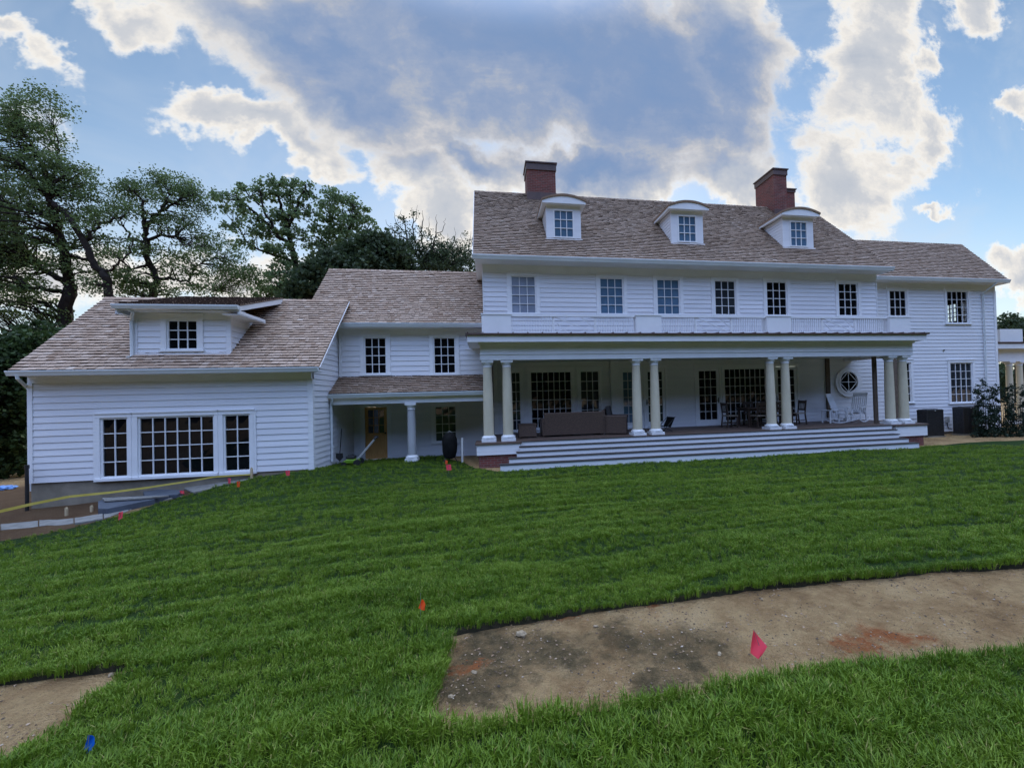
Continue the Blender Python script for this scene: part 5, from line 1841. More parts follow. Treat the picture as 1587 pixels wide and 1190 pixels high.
# second locust, rounder crown
tree('smaller round crowned locust tree with a twisting trunk above the wide dormer', 'tree', 26.0, [
    ([(228, 560), (230, 480), (238, 450), (242, 432), (230, 405), (226, 370), (227, 352), (236, 338), (252, 326), (256, 310)], .22, .08, 0),
    ([(226, 356), (220, 335), (222, 312), (206, 296)], .11, .03, -.8),
    ([(256, 310), (262, 296), (250, 282)], .08, .02, .5), ([(252, 326), (276, 312), (300, 302)], .08, .02, -.8),
    ([(226, 375), (206, 370), (192, 352), (178, 340)], .09, .02, .8),
    ([(228, 372), (250, 364), (272, 366), (284, 380), (310, 384)], .09, .02, -1),
    ([(240, 432), (270, 434), (292, 436), (310, 445), (336, 452)], .10, .02, .8),
    ([(292, 436), (300, 418), (316, 404), (345, 400)], .06, .02, -.6),
    ([(232, 410), (210, 416), (192, 430)], .08, .02, .5)],
    [(242, 278, 30, 12, .9), (275, 285, 36, 14, 1.1), (215, 290, 36, 14, 1.1), (300, 298, 24, 14, .9), (180, 300, 26, 14, .9), (250, 300, 55, 14, 1.1), (195, 325, 34, 16, .9), (290, 325, 36, 16, .9), (320, 312, 16, 12, .7),
     (230, 335, 40, 12, .5), (270, 350, 40, 14, 1.1), (330, 372, 30, 14, 1.0), (305, 390, 50, 16, .9), (355, 395, 28, 16, 1.0), (250, 385, 40, 14, .5), (205, 390, 40, 18, .6), (200, 425, 46, 18, .8),
     (270, 415, 50, 16, .5), (330, 420, 45, 16, .7), (370, 425, 30, 16, .8), (310, 448, 70, 14, .7), (215, 448, 50, 12, .6), (390, 450, 30, 14, .8), (165, 385, 22, 16, .7), (385, 425, 26, 14, 1.1), (350, 430, 40, 18, .6), (230, 450, 60, 12, .7), (150, 420, 30, 20, .6)],
    'leaf_locust', leaf=.10, per=42, spread=.68, gap=8.3, seed=9, flat=.5, twig=.026)
# plane tree with separate upright lobes
tree('open plane tree with upright leafy lobes left of the middle roof', 'tree', 28.0, [
    ([(476, 560), (470, 470), (464, 440), (458, 410), (452, 385), (446, 358)], .24, .13, 0),
    ([(446, 358), (440, 330), (432, 306), (428, 284)], .15, .03, .5), ([(446, 358), (456, 330), (466, 304), (474, 286)], .13, .03, -.6),
    ([(452, 385), (428, 360), (410, 330), (402, 296)], .14, .03, -.8), ([(428, 360), (396, 330), (366, 304), (340, 298)], .10, .02, .8),
    ([(456, 405), (425, 396), (392, 382), (362, 346)], .12, .025, .6), ([(446, 340), (450, 310), (452, 284)], .09, .02, .2), ([(402, 318), (386, 304), (374, 290)], .06, .02, -.4)],
    [(428, 283, 13, 11, 1.6), (428, 303, 16, 12, 1.3), (452, 283, 13, 12, 1.6), (455, 305, 18, 14, 1.3), (475, 290, 12, 10, 1.5), (476, 310, 14, 12, 1.2), (398, 288, 11, 11, 1.6), (402, 308, 14, 12, 1.3), (374, 292, 10, 9, 1.5),
     (378, 310, 14, 12, 1.3), (345, 303, 18, 7, 1.4), (332, 300, 8, 5, 1.4), (358, 322, 16, 8, 1.2), (345, 345, 10, 6, 1.2), (365, 350, 18, 9, 1.3), (388, 335, 20, 12, 1.1), (420, 330, 22, 14, 1.1), (450, 335, 22, 16, 1.2), (480, 335, 16, 14, 1.0),
     (400, 358, 24, 11, 2.0), (432, 362, 22, 14, 1.2), (466, 362, 18, 16, 1.0), (378, 378, 18, 8, 1.2), (412, 385, 26, 12, 1.3), (446, 388, 20, 14, 1.1), (440, 412, 26, 14, 1.2), (425, 438, 24, 20, 1.6), (455, 442, 24, 22, 1.7), (410, 458, 22, 12, 1.6)],
    'leaf_plane', leaf=.17, per=26, spread=.38, gap=8.8, seed=13, flat=.8, twig=.022)
tree('leafy round topped tree between the open plane tree and the evergreens', 'tree', 29.5, [
    ([(520, 560), (520, 460), (522, 420), (526, 380), (528, 350)], .24, .10, 0),
    ([(526, 380), (512, 345), (510, 310)], .12, .03, .5), ([(526, 380), (544, 350), (548, 320)], .12, .03, -.5), ([(524, 400), (556, 376), (572, 350)], .12, .03, .5), ([(523, 400), (500, 376), (486, 360)], .1, .03, -.5)],
    [(511, 301, 13, 10, 1.5), (528, 310, 16, 12, 1.3), (545, 316, 16, 12, 1.4), (508, 322, 18, 14, 1.3), (560, 330, 16, 12, 1.4), (535, 338, 26, 16, 1.3), (500, 348, 22, 16, 1.3), (565, 352, 22, 14, 1.3), (525, 365, 34, 16, 1.3), (495, 378, 24, 14, 1.2), (560, 378, 26, 14, 1.2), (525, 395, 40, 16, 1.2), (580, 370, 12, 10, 1.2), (490, 405, 20, 16, 1.2)],
    'leaf_plane', leaf=.17, per=32, spread=.44, gap=8.8, seed=17, flat=.8)
# dense dark evergreens right behind the link roof
tree('dense dark evergreen with a rounded head right behind the middle roof', 'tree', 24.5, [
    ([(560, 600), (560, 480), (562, 420), (566, 385)], .3, .1, 0), ([(562, 430), (530, 410), (500, 405)], .1, .03, .4), ([(562, 430), (590, 400), (606, 380)], .1, .03, -.4)],
    [(582, 372, 26, 12, 2.0), (555, 388, 34, 14, 2.2), (605, 385, 24, 14, 2.0), (585, 400, 50, 18, 2.4), (530, 402, 36, 16, 2.2), (500, 418, 36, 18, 2.2), (480, 440, 34, 20, 2.2), (550, 420, 60, 20, 2.2), (620, 405, 24, 16, 2.2), (470, 462, 36, 14, 2.2), (610, 425, 40, 14, 2.2)],
    'leaf_dark', leaf=.20, per=40, spread=.5, gap=8.5, seed=19, flat=.7, twig=.02)
tree('sparse dark tree with thin upright twigs beside the main roof gable', 'tree', 26.5, [
    ([(652, 600), (654, 480), (656, 430), (656, 400)], .25, .1, 0),
    ([(656, 410), (632, 375), (626, 340), (622, 325)], .07, .006, .3), ([(656, 400), (640, 365), (640, 335), (637, 322)], .06, .006, -.3), ([(656, 400), (654, 365), (656, 340), (655, 326)], .06, .006, .3), ([(656, 410), (672, 378), (676, 350), (677, 333)], .06, .006, -.3),
    ([(626, 360), (614, 345), (610, 328)], .03, .005, .2), ([(640, 350), (646, 335), (647, 318)], .03, .005, 0), ([(668, 380), (664, 355), (666, 336)], .03, .005, 0), ([(632, 375), (618, 362), (602, 350), (598, 340)], .04, .005, 0), ([(676, 370), (688, 350), (691, 338)], .03, .005, 0)],
    [(628, 365, 22, 18, .7), (655, 372, 24, 18, .7), (615, 350, 16, 16, .35), (640, 342, 20, 14, .25), (665, 352, 18, 14, .3), (640, 388, 36, 16, 2.0), (675, 390, 30, 16, 1.8), (650, 412, 50, 16, 2.3), (690, 410, 40, 14, 2.2), (600, 362, 10, 14, .4)],
    'leaf_dark', leaf=.11, per=26, spread=.40, gap=8.0, seed=23, flat=.8, twig=.014)
tree('low dark tree with twiggy top half hidden by the main roof gable', 'tree', 27.0, [
    ([(708, 600), (708, 480), (708, 430), (710, 405)], .25, .09, 0), ([(709, 410), (698, 385), (694, 362)], .05, .006, .3), ([(709, 410), (714, 385), (716, 360)], .05, .006, -.3), ([(709, 408), (726, 388), (730, 358)], .05, .006, 0), ([(704, 395), (686, 380), (680, 366)], .04, .005, .2), ([(714, 390), (704, 372), (704, 352)], .03, .004, 0)],
    [(700, 385, 20, 12, .7), (722, 382, 20, 14, .7), (712, 368, 22, 10, .3), (690, 396, 30, 14, 2.0), (725, 398, 24, 14, 2.0), (705, 415, 45, 14, 2.4), (735, 390, 10, 24, .8)],
    'leaf_dark', leaf=.11, per=26, spread=.40, gap=8.0, seed=29, flat=.8, twig=.014)
# hedge-like growth left of the house
tree('broad dark leafy tree filling the left edge beside the garage wing', 'tree', 21.0, [
    ([(2, 760), (4, 700), (8, 640), (10, 590), (12, 550)], .3, .1, 0), ([(8, 640), (25, 600), (36, 560)], .1, .03, .4), ([(8, 640), (-20, 600), (-40, 560)], .1, .03, -.4)],
    [(10, 535, 45, 18, 1.6), (50, 528, 30, 14, 1.2), (0, 565, 45, 22, 1.7), (45, 555, 30, 18, 1.5), (15, 600, 40, 26, 1.7), (20, 640, 34, 26, 1.7), (25, 680, 34, 26, 1.8), (10, 715, 40, 20, 2.0), (-50, 620, 50, 110, 1.6), (50, 600, 20, 60, 1.6)],
    'leaf_hedge', leaf=.17, per=40, spread=.45, gap=10.0, seed=31, flat=.75)
tree('dark bushy tree low behind the left end of the garage wing', 'tree', 23.0, [
    ([(70, 700), (72, 620), (74, 560), (76, 520)], .25, .08, 0), ([(74, 560), (95, 530), (110, 510)], .08, .02, .3)],
    [(60, 512, 34, 12, 1.2), (95, 520, 36, 14, 1.3), (80, 545, 50, 18, 1.6), (70, 590, 40, 30, 1.5), (120, 530, 30, 16, 1.2)],
    'leaf_hedge', leaf=.17, per=36, spread=.45, gap=10.0, seed=33, flat=.7)
tree('dark round tree seen beyond the right end of the house', 'tree', 38.0, [
    ([(1578, 620), (1576, 560), (1574, 520), (1574, 505)], .3, .1, 0), ([(1575, 530), (1590, 510), (1600, 500)], .1, .03, .2)],
    [(1568, 496, 20, 10, 1.8), (1590, 502, 26, 14, 1.8), (1556, 510, 14, 14, 1.8), (1575, 520, 34, 20, 1.8), (1610, 530, 50, 30, 1.6), (1640, 560, 60, 40, 1.5)],
    'leaf_dark', leaf=.24, per=36, spread=.55, gap=7.5, seed=35, flat=.8)
for k, (px, Y, h, w, lab) in enumerate(((1519, 14.2, 92, 15, 'tall thin shrub against the wall corner, first right of the black units'),
                                        (1541, 14.0, 88, 15, 'upright leafy shrub in the middle of the right hand bed'),
                                        (1566, 13.8, 86, 16, 'bushy dark shrub in front of the side porch columns'),
                                        (1592, 13.6, 90, 18, 'dark shrub cut off by the right edge'))):
    b = 684
    tree(lab, 'shrub', Y, [([(px, b - 2), (px + 1, b - h * .4), (px + 2, b - h * .8)], .02, .008, 0)] + [([(px, b - 5), (px + s * w * .5, b - h * .5), (px + s * w * .6, b - h * q)], .012, .004, .1 * s) for s, q in ((-1, .9), (1, .97), (.4, 1.0))],
         [(px - w * .35, b - h * .88, w * .3, 9, 1.1), (px + w * .3, b - h * .94, w * .3, 10, 1.1), (px, b - h * .74, w * .65, 12, 1.0), (px, b - h * .55, w * .7, 14, 1.1), (px, b - h * .34, w * .85, 14, 1.4), (px, b - h * .14, w * .95, 11, 2.0)],
         'leaf_shrub', leaf=.06, per=24, spread=.12, gap=4.6, name='shrub', seed=50 + k, flat=.9, twig=.004, depth=.8)
# woodland further off behind everything
def woods():
    r = np.random.default_rng(77)
    C = []
    for x in np.arange(-110, 120, 2.2):
        y = 62 + 14 * math.sin(x * .07) + r.normal(0, 3)
        if -14 < x < 40 and False: continue
        h = 5.5 + 2.5 * noise.noise(Vector((x * .15, 0, 0))) + r.normal(0, .8)
        for q in range(26):
            C.append((x + r.normal(0, 1.6), y + r.normal(0, 2), -1.2 + h * r.uniform(0, 1) ** .8))
    o = leaves_mesh('woodland', np.array(C), 30, 1.1, .5, M['leaf_dark'], None, 78, .8)
    tag(o, 'far dark belt of woodland beyond the grounds', 'woodland', kind='stuff')


woods()

# ------------------------------------------------------------------ things on and round the porch
FL = FLOOR


def local(name, m, mats, parent, **kw):
    return m.build(name, mats, parent, **kw)


# ---- wicker sofa seen from behind
def sofa():
    x0, x1 = at(841, 660, YC + .55).x, at(937, 660, YC + .55).x
    W = x1 - x0; cx = (x0 + x1) / 2
    t = thing('wicker_sofa', 'long brown wicker sofa with its back to the steps', 'sofa', (cx, YC + .85, FL))
    H = at(890, 640, YC + .5).z - FL
    m = MB()          # back, raked: leaning toward the lawn
    m.prism([(-W / 2 + .06, -.30, .06), (-W / 2 + .06, -.38, H), (-W / 2 + .06, -.28, H + .01), (-W / 2 + .06, -.16, .06)], (W - .12, 0, 0))
    m.tube([(-W / 2 + .04, -.335, H), (W / 2 - .04, -.335, H)], .035, 8)
    local('backrest', m, M['wicker'], t, smooth=True)
    m = MB(); m.box(-W / 2 + .08, W / 2 - .08, -.16, .42, .10, .32); local('seat', m, M['wicker'], t)
    for s in (-1, 1):
        m = MB()
        m.prism([(s * W / 2, -.28, .05), (s * (W / 2 + .02), -.30, .60), (s * (W / 2 + .02), .42, .56), (s * W / 2, .42, .05)], (-s * .12, 0, 0))
        m.tube([(s * (W / 2 - .04), -.30, .60), (s * (W / 2 - .04), .44, .56)], .055, 8)
        local('armrest', m, M['wicker'], t, smooth=True)
        for y in (-.22, .38):
            m = MB(); m.box(s * (W / 2 - .10), s * (W / 2 - .03), y - .03, y + .03, 0, .08); local('leg', m, M['wood_dark'], t)
    for i in range(3):
        w = (W - .2) / 3; a = -W / 2 + .10 + w * i
        m = MB(); m.box(a + .01, a + w - .01, -.12, .42, .325, .45); local('cushion', m, M['cushion'], t, bevel=.03)


sofa()


def wicker_box():
    Y = YC + .55
    x0, x1 = at(803.5, 668, Y).x, at(832.5, 668, Y).x; h = at(818, 657, Y).z - FL
    t = thing('wicker_side_table', 'low brown wicker side table left of the wicker sofa', 'side table', ((x0 + x1) / 2, Y + .25, FL)); W = x1 - x0
    m = MB(); m.box(-W / 2 + .02, W / 2 - .02, -.24, .24, .04, h - .03); local('base', m, M['wicker'], t, bevel=.01)
    m = MB(); m.box(-W / 2, W / 2, -.26, .26, h - .029, h); local('tabletop', m, M['wicker'], t, bevel=.012)
    for a in (-1, 1):
        for b in (-1, 1):
            m = MB(); m.box(a * (W / 2 - .08), a * (W / 2 - .03), b * .17, b * .22, 0, .039); local('foot', m, M['wood_dark'], t)


wicker_box()


def armchair():
    Y = YC + .9
    cx = at(956, 660, Y).x
    t = thing('wicker_armchair', 'brown wicker armchair with a dark back cushion, right of the sofa', 'armchair', (cx, Y, FL), math.radians(68))
    m = MB(); m.prism([(-.33, .28, .08), (-.33, .40, .88), (-.33, .50, .86), (-.33, .40, .08)], (.66, 0, 0)); local('backrest', m, M['wicker'], t)
    m = MB(); m.box(-.33, .33, -.34, .28, .10, .36); local('seat', m, M['wicker'], t)
    for s in (-1, 1):
        m = MB(); m.prism([(s * .34, -.36, .04), (s * .36, -.36, .58), (s * .36, .42, .62), (s * .34, .42, .04)], (s * .09, 0, 0)); m.tube([(s * .40, -.38, .60), (s * .40, .42, .63)], .05, 8)
        local('armrest', m, M['wicker'], t, smooth=True)
    m = MB(); m.box(-.30, .30, -.33, .26, .365, .50); local('seat_cushion', m, M['cushion'], t, bevel=.04)
    m = MB(); m.prism([(-.29, .12, .50), (-.29, .24, 1.0), (-.29, .38, .97), (-.29, .30, .50)], (.58, 0, 0)); local('back_cushion', m, M['cushion'], t, bevel=.04)


armchair()


# ---- dining table with chairs
def dining():
    Y = YC + 1.35
    x0, x1 = at(1150, 650, Y).x, at(1221, 650, Y).x
    cx = (x0 + x1) / 2; W = x1 - x0
    t = thing('dining_table', 'dark wooden dining table on the porch between the chairs', 'table', (cx, Y, FL))
    m = MB(); m.box(-W / 2, W / 2, -.42, .42, .70, .735); local('tabletop', m, M['wood_dark'], t, bevel=.006)
    m = MB(); m.box(-W / 2 + .08, W / 2 - .08, -.34, -.31, .62, .699); m.box(-W / 2 + .08, W / 2 - .08, .31, .34, .62, .699); m.box(-W / 2 + .08, -W / 2 + .11, -.309, .309, .62, .699); m.box(W / 2 - .11, W / 2 - .08, -.309, .309, .62, .699)
    local('apron', m, M['wood_dark'], t)
    for a in (-1, 1):
        for b in (-1, 1):
            m = MB(); m.box(a * (W / 2 - .12), a * (W / 2 - .05), b * .36, b * .29, 0, .699); local('leg', m, M['wood_dark'], t)
    # one chair, then copies
    c = thing('dining_chair', 'x', 'chair', (0, 0, FL), 0, 'dining chairs round the porch table')
    m = MB(); m.box(-.22, .22, -.22, .22, .43, .47); local('seat', m, M['wood_grey'], c, bevel=.012)
    m = MB()
    m.prism([(-.20, .205, .84), (-.20, .225, .95), (-.20, .25, .95), (-.20, .23, .84)], (.40, 0, 0)); m.prism([(-.20, .175, .56), (-.20, .185, .62), (-.20, .21, .62), (-.20, .20, .56)], (.40, 0, 0))
    for i in range(5):
        x = -.15 + .075 * i; m.beam((x, .195, .60), (x, .225, .86), .03, .012)
    local('backrest', m, M['wood_dark'], c)
    for a in (-1, 1):
        m = MB(); m.beam((a * .20, -.19, 0), (a * .19, -.19, .43), .04, .04, up=(0, 1, 0)); local('leg', m, M['wood_dark'], c)
        m = MB(); m.beam((a * .20, .24, 0), (a * .20, .18, .45), .04, .04, up=(0, 1, 0)); m.beam((a * .20, .18, .45), (a * .20, .245, .97), .036, .036, up=(0, 1, 0)); local('leg', m, M['wood_dark'], c)
    m = MB(); m.box(-.19, .19, -.20, -.18, .37, .42); m.box(-.20, -.18, -.179, .17, .16, .19); m.box(.18, .20, -.179, .17, .16, .19); m.box(-.179, .179, -.03, 0, .165, .185); local('stretcher', m, M['wood_dark'], c)
    spots = [((1131, Y + .02), -90 + 180, 'dining chair at the left end of the porch table, seen side on'),
             ((1176, Y - .62), 180, 'dining chair on the near side of the porch table, left of the third column pair'),
             ((1165, Y + .55), 0, 'dining chair on the far side of the porch table in front of the wide window'),
             ((1192, Y + .60), 0, 'far dining chair of the porch table, partly behind the third column pair'),
             ((1207, Y - .55), 172, 'dining chair seen between the two columns of the third pair'),
             ((1236, Y + .0), -92, 'dining chair at the right end of the porch table by the third column pair')]
    for i, ((px, y), rz, lab) in enumerate(spots):
        x = at(px, 650, y).x
        if i == 0:
            c.location = (x, y, FL); c.rotation_euler = (0, 0, math.radians(rz)); c['label'] = lab
        else:
            copy_tree(c, (x, y, FL), math.radians(rz), lab)


dining()


# ---- white rocking chairs
def rocker():
    c = thing('rocking_chair', 'x', 'rocking chair', (0, 0, FL), 0, 'white rocking chairs on the porch')
    W = M['white']
    m = MB()
    for i in range(7):
        y = -.24 + .075 * i; m.box(-.25, .25, y, y + .062, .40 - .012 * i, .42 - .012 * i)
    m.box(-.25, -.22, -.25, .26, .34, .395); m.box(.22, .25, -.25, .26, .34, .395)
    local('seat', m, W, c)
    m = MB()
    for i in range(6):
        x = -.19 + .076 * i; m.beam((x, .22, .38), (x, .46, 1.08), .045, .014, up=(0, 1, 0))
    m.prism([(-.26, .45, 1.06), (-.26, .50, 1.19), (-.26, .52, 1.18), (-.26, .475, 1.05)], (.52, 0, 0)); m.box(-.24, .24, .215, .245, .40, .45)
    for s in (-1, 1): m.beam((s * .26, .20, .30), (s * .25, .49, 1.16), .04, .035, up=(0, 1, 0))
    local('backrest', m, W, c)
    for s in (-1, 1):
        m = MB(); P = [(s * .28, -.42 + .1 * k, .10 + .55 * (((k - 5) / 10) ** 2) - .08) for k in range(11)]
        for a, b in zip(P[:-1], P[1:]): m.beam(a, b, .035, .045)
        local('rocker', m, W, c)
        m = MB(); m.box(s * .33, s * .23, -.32, .32, .60, .625); local('armrest', m, W, c)
        m = MB(); m.beam((s * .27, -.24, .06), (s * .27, -.25, .60), .04, .04, up=(0, 1, 0)); local('leg', m, W, c)
        m = MB(); m.beam((s * .27, .26, .06), (s * .27, .22, .42), .04, .04, up=(0, 1, 0)); local('leg', m, W, c)
    m = MB(); m.tube([(-.27, -.245, .26), (.27, -.245, .26)], .012, 6); m.tube([(-.27, -.24, .18), (.27, -.24, .18)], .012, 6); local('stretcher', m, W, c)
    Ya, Yb = YC + 1.25, YC + 1.45
    c.location = (at(1306, 640, Ya).x, Ya, FL); c.rotation_euler = (0, 0, math.radians(28)); c['label'] = 'white rocking chair on the porch below the left half of the round window'
    copy_tree(c, (at(1326, 640, Yb).x, Yb, FL), math.radians(-68), 'white rocking chair seen side on, right of the other rocker')
    t = thing('side_table', 'small white slatted side table left of the rocking chairs', 'side table', (at(1287, 645, Yb).x, Yb, FL))
    m = MB()
    for i in range(5): m.box(-.24, .24, -.24 + .098 * i, -.16 + .098 * i, .50, .52)
    local('tabletop', m, W, t)
    for a in (-1, 1):
        for b in (-1, 1):
            m = MB(); m.box(a * .22, a * .18, b * .22, b * .18, 0, .499); local('leg', m, W, t)
    m = MB(); m.box(-.179, .179, -.2, -.18, .16, .19); m.box(-.179, .179, .18, .2, .16, .19); m.box(-.2, -.18, -.179, .179, .16, .19); m.box(.18, .2, -.179, .179, .16, .19); local('stretcher', m, W, t)


rocker()


def folding_stool():
    Y = YC + .75; cx = at(1028, 660, Y).x
    t = thing('folding_chair', 'low black folding chair right of the second column pair', 'chair', (cx, Y, FL), math.radians(-75))
    m = MB(); m.prism([(-.2, -.2, .22), (-.2, .18, .16), (-.2, .18, .185), (-.2, -.2, .245)], (.4, 0, 0)); local('seat', m, M['cover'], t)
    m = MB(); m.prism([(-.2, .16, .18), (-.2, .36, .52), (-.2, .38, .51), (-.2, .18, .17)], (.4, 0, 0)); local('backrest', m, M['cover'], t)
    for s in (-1, 1):
        m = MB(); m.tube([(s * .21, .38, .53), (s * .21, -.22, .0)], .012, 6); local('leg', m, M['black'], t)
        m = MB(); m.tube([(s * .21, -.22, .24), (s * .21, .24, .0)], .012, 6); local('leg', m, M['black'], t)


folding_stool()


# ---- air conditioners
def condenser(pxl, pxr, pyt, pyb, Y, lab):
    a = at(pxl, pyb, Y); b = at(pxr, pyt, Y)
    zb = min(a.z, g1((a.x + b.x) / 2, Y) - SOD); W = b.x - a.x; H = b.z - zb
    t = thing('air_conditioner', lab, 'air conditioner', ((a.x + b.x) / 2, Y + W / 4, zb), 0, 'black air conditioning units by the right wing'); t.scale = (1, .5, 1)
    w = W / 2
    m = MB(); m.box(-w - .05, w + .05, -w - .05, w + .05, -.05, .05); local('pad', m, M['concrete'], t)
    m = MB()
    m.box(-w + .025, w - .025, -w + .025, w - .025, .051, H - .08)
    for s in (-1, 1):
        for q in (-1, 1): m.box(s * w, s * (w - .06), q * w, q * (w - .06), .051, H - .08)
    m.box(-w, w, -w, w, .051, .10)
    local('body', m, M['black'], t)
    m = MB()
    n = int((H - .22) / .045)
    for i in range(n):
        z = .12 + .045 * i
        m.beam((-w + .06, -w + .012, z), (w - .06, -w + .012, z), .012, .022); m.beam((-w + .012, -w + .06, z), (-w + .012, w - .06, z), .012, .022); m.beam((w - .012, -w + .06, z), (w - .012, w - .06, z), .012, .022)
    local('louvre', m, M['black'], t)
    m = MB(); m.box(-w - .012, w + .012, -w - .012, w + .012, H - .08, H - .02); m.box(-w + .02, w - .02, -w + .02, w - .02, H - .02, H)
    local('top_panel', m, M['black'], t, bevel=.012)
    m = MB()
    for k in range(1, 7):
        r = w * .8 * k / 6
        m.tube([(r * math.cos(2 * math.pi * i / 24), r * math.sin(2 * math.pi * i / 24), H + .012) for i in range(25)], .005, 4)
    local('fan_grille', m, M['black'], t)
    m = MB(); m.box(w * .0 - .03, w * .0 + .03, -w - .0165, -w - .0125, H - .07, H - .03); local('badge', m, M['steel'], t)


condenser(1438, 1462, 634, 676, 14.9, 'black air conditioner close to the right porch steps')
condenser(1494, 1517, 630, 672, 15.0, 'black air conditioner under the lower right wing window')

m = MB(); tb = at(1467, 650, YB - .04)
u = thing('utility_box', 'small grey electrical disconnect on the wall between the two black units', 'electrical box', (tb.x, YB - .06, tb.z))
m.box(-.09, .09, -.05, .05, -.14, .14); local('cover', m, M['steel'], u, bevel=.01)
m = MB(); m.tube([(.0, -.01, -.14), (.0, -.01, -.30), (.04, -.03, -.42), (.2, -.05, -.46)], .018, 7); local('conduit', m, M['black'], u)


# ---- covered kettle grill by the entry porch
def grill():
    Y = EYE_Y - .05; c = at(697, 687, Y); g = g1(c.x, Y)
    t = thing('covered_grill', 'round grill under a black cover beside the entry porch post', 'grill', (c.x, Y, g))
    k = Y / FPX; s = lambda p: (712 - p) * k
    h0, h1 = s(706), s(667); w = 11 * k
    H = h1 - h0
    m = MB(); m.lathe((0, 0, h0), [(w * .35, -.0), (w * .75, .04), (w * .95, H * .25), (w * 1.02, H * .5), (w * .98, H * .75), (w * .72, H * .93), (w * .3, H)], 18)
    for v in range(len(m.v)):
        x, y, z = m.v[v]; d = 1 + .10 * noise.noise(Vector((x * 6, y * 6, z * 3))); m.v[v] = (x * d, y * d, z)
    local('cover', m, M['cover'], t, smooth=True)
    m = MB(); m.tube([(-.05, 0, H + h0 - .0), (-.04, 0, H + h0 + .035), (.04, 0, H + h0 + .035), (.05, 0, H + h0)], .01, 6); local('handle', m, M['steel'], t, smooth=True)
    for a in (100, 220, 340):
        q = math.radians(a); m = MB(); m.tube([(math.cos(q) * w * .5, math.sin(q) * w * .5, h0 + .1), (math.cos(q) * w * 1.15, math.sin(q) * w * 1.15, 0)], .013, 6); local('leg', m, M['black'], t)


grill()


# ---- lime mower lying by the entry door
def mower():
    Y = EYE_Y - .25; c = at(552, 714, Y); g = g1(c.x, Y) + .0
    t = thing('lawn_mower', 'lime green and black lawn mower by the oak door with its grey handle slanting up', 'lawn mower', (c.x, Y, g)); t.scale = (.78, .78, .72)
    m = MB(); m.prism([(-.42, -.22, .10), (.10, -.22, .10), (.12, -.22, .20), (.0, -.22, .26), (-.30, -.22, .27), (-.44, -.22, .18)], (0, .44, 0)); local('deck', m, M['lime'], t, bevel=.03)
    m = MB(); m.box(-.34, -.02, -.15, .15, .27, .40); m.box(-.28, -.10, -.10, .10, .40, .46); local('motor', m, M['black'], t, bevel=.03)
    for (x, y, r) in ((-.38, -.25, .09), (-.38, .25, .09), (.10, -.25, .13), (.10, .25, .13)):
        m = MB(); n = 18
        vs = [(x + r * math.cos(2 * math.pi * i / n), y + s * .025, r + r * math.sin(2 * math.pi * i / n)) for s in (-1, 1) for i in range(n)]
        m.poly(vs, [tuple(range(n)), tuple(range(2 * n - 1, n - 1, -1))] + [(i, n + i, n + (i + 1) % n, (i + 1) % n) for i in range(n)]); local('wheel', m, M['black'], t)
    e = at(585, 677, Y + .05); ex, ez = (e.x - c.x) / .78, (e.z - g) / .72
    m = MB()
    for s in (-.16, .16): m.tube([(.05, s, .22), (ex * .5, s * .9, .22 + (ez - .22) * .48), (ex - .06, s * .8, ez - .05)], .022, 7)
    local('handle_frame', m, M['steel'], t, smooth=True)
    m = MB(); m.tube([(ex - .08, -.13, ez - .07), (ex, -.12, ez), (ex + .02, 0, ez + .01), (ex, .12, ez), (ex - .08, .13, ez - .07)], .034, 7); m.box(ex - .1, ex + .03, -.06, .06, ez - .05, ez + .06); local('grip', m, M['black'], t, smooth=True)


mower()
p0, p1 = at(526.5, 713, EYE_Y + .2), at(529.5, 664, EYE_Y + .9)
t = thing('shovel', 'dark long handled shovel leaning beside the garage side wall', 'shovel', (p0.x, p0.y, p0.z))
m = MB(); d = p1 - p0; m.tube([(0, 0, .12), tuple(d)], .016, 7); local('shaft', m, M['black'], t, smooth=True)
m = MB(); m.prism([(-.10, -.03, .22), (.10, -.03, .22), (.11, -.02, .08), (.0, -.01, -.04), (-.11, -.02, .08)], (0, .012, 0)); local('blade', m, M['black'], t)
p0, p1 = at(716.5, 716, 13.9), at(718, 679.5, 13.9)
g = g1(p0.x, 13.9)
t = thing('pvc_pipe', 'upright white plastic pipe standing in the ground left of the porch plinth', 'pipe', (p0.x, 13.9, g))
m = MB(); m.tube([(0, 0, -.1), (.01, 0, p1.z - g)], .036, 12); local('shaft', m, M['pvc'], t, smooth=True)
m = MB(); m.tube([(.01, 0, p1.z - g - .05), (.01, 0, p1.z - g + .012)], .042, 12); local('end_cap', m, M['pvc'], t, smooth=True)


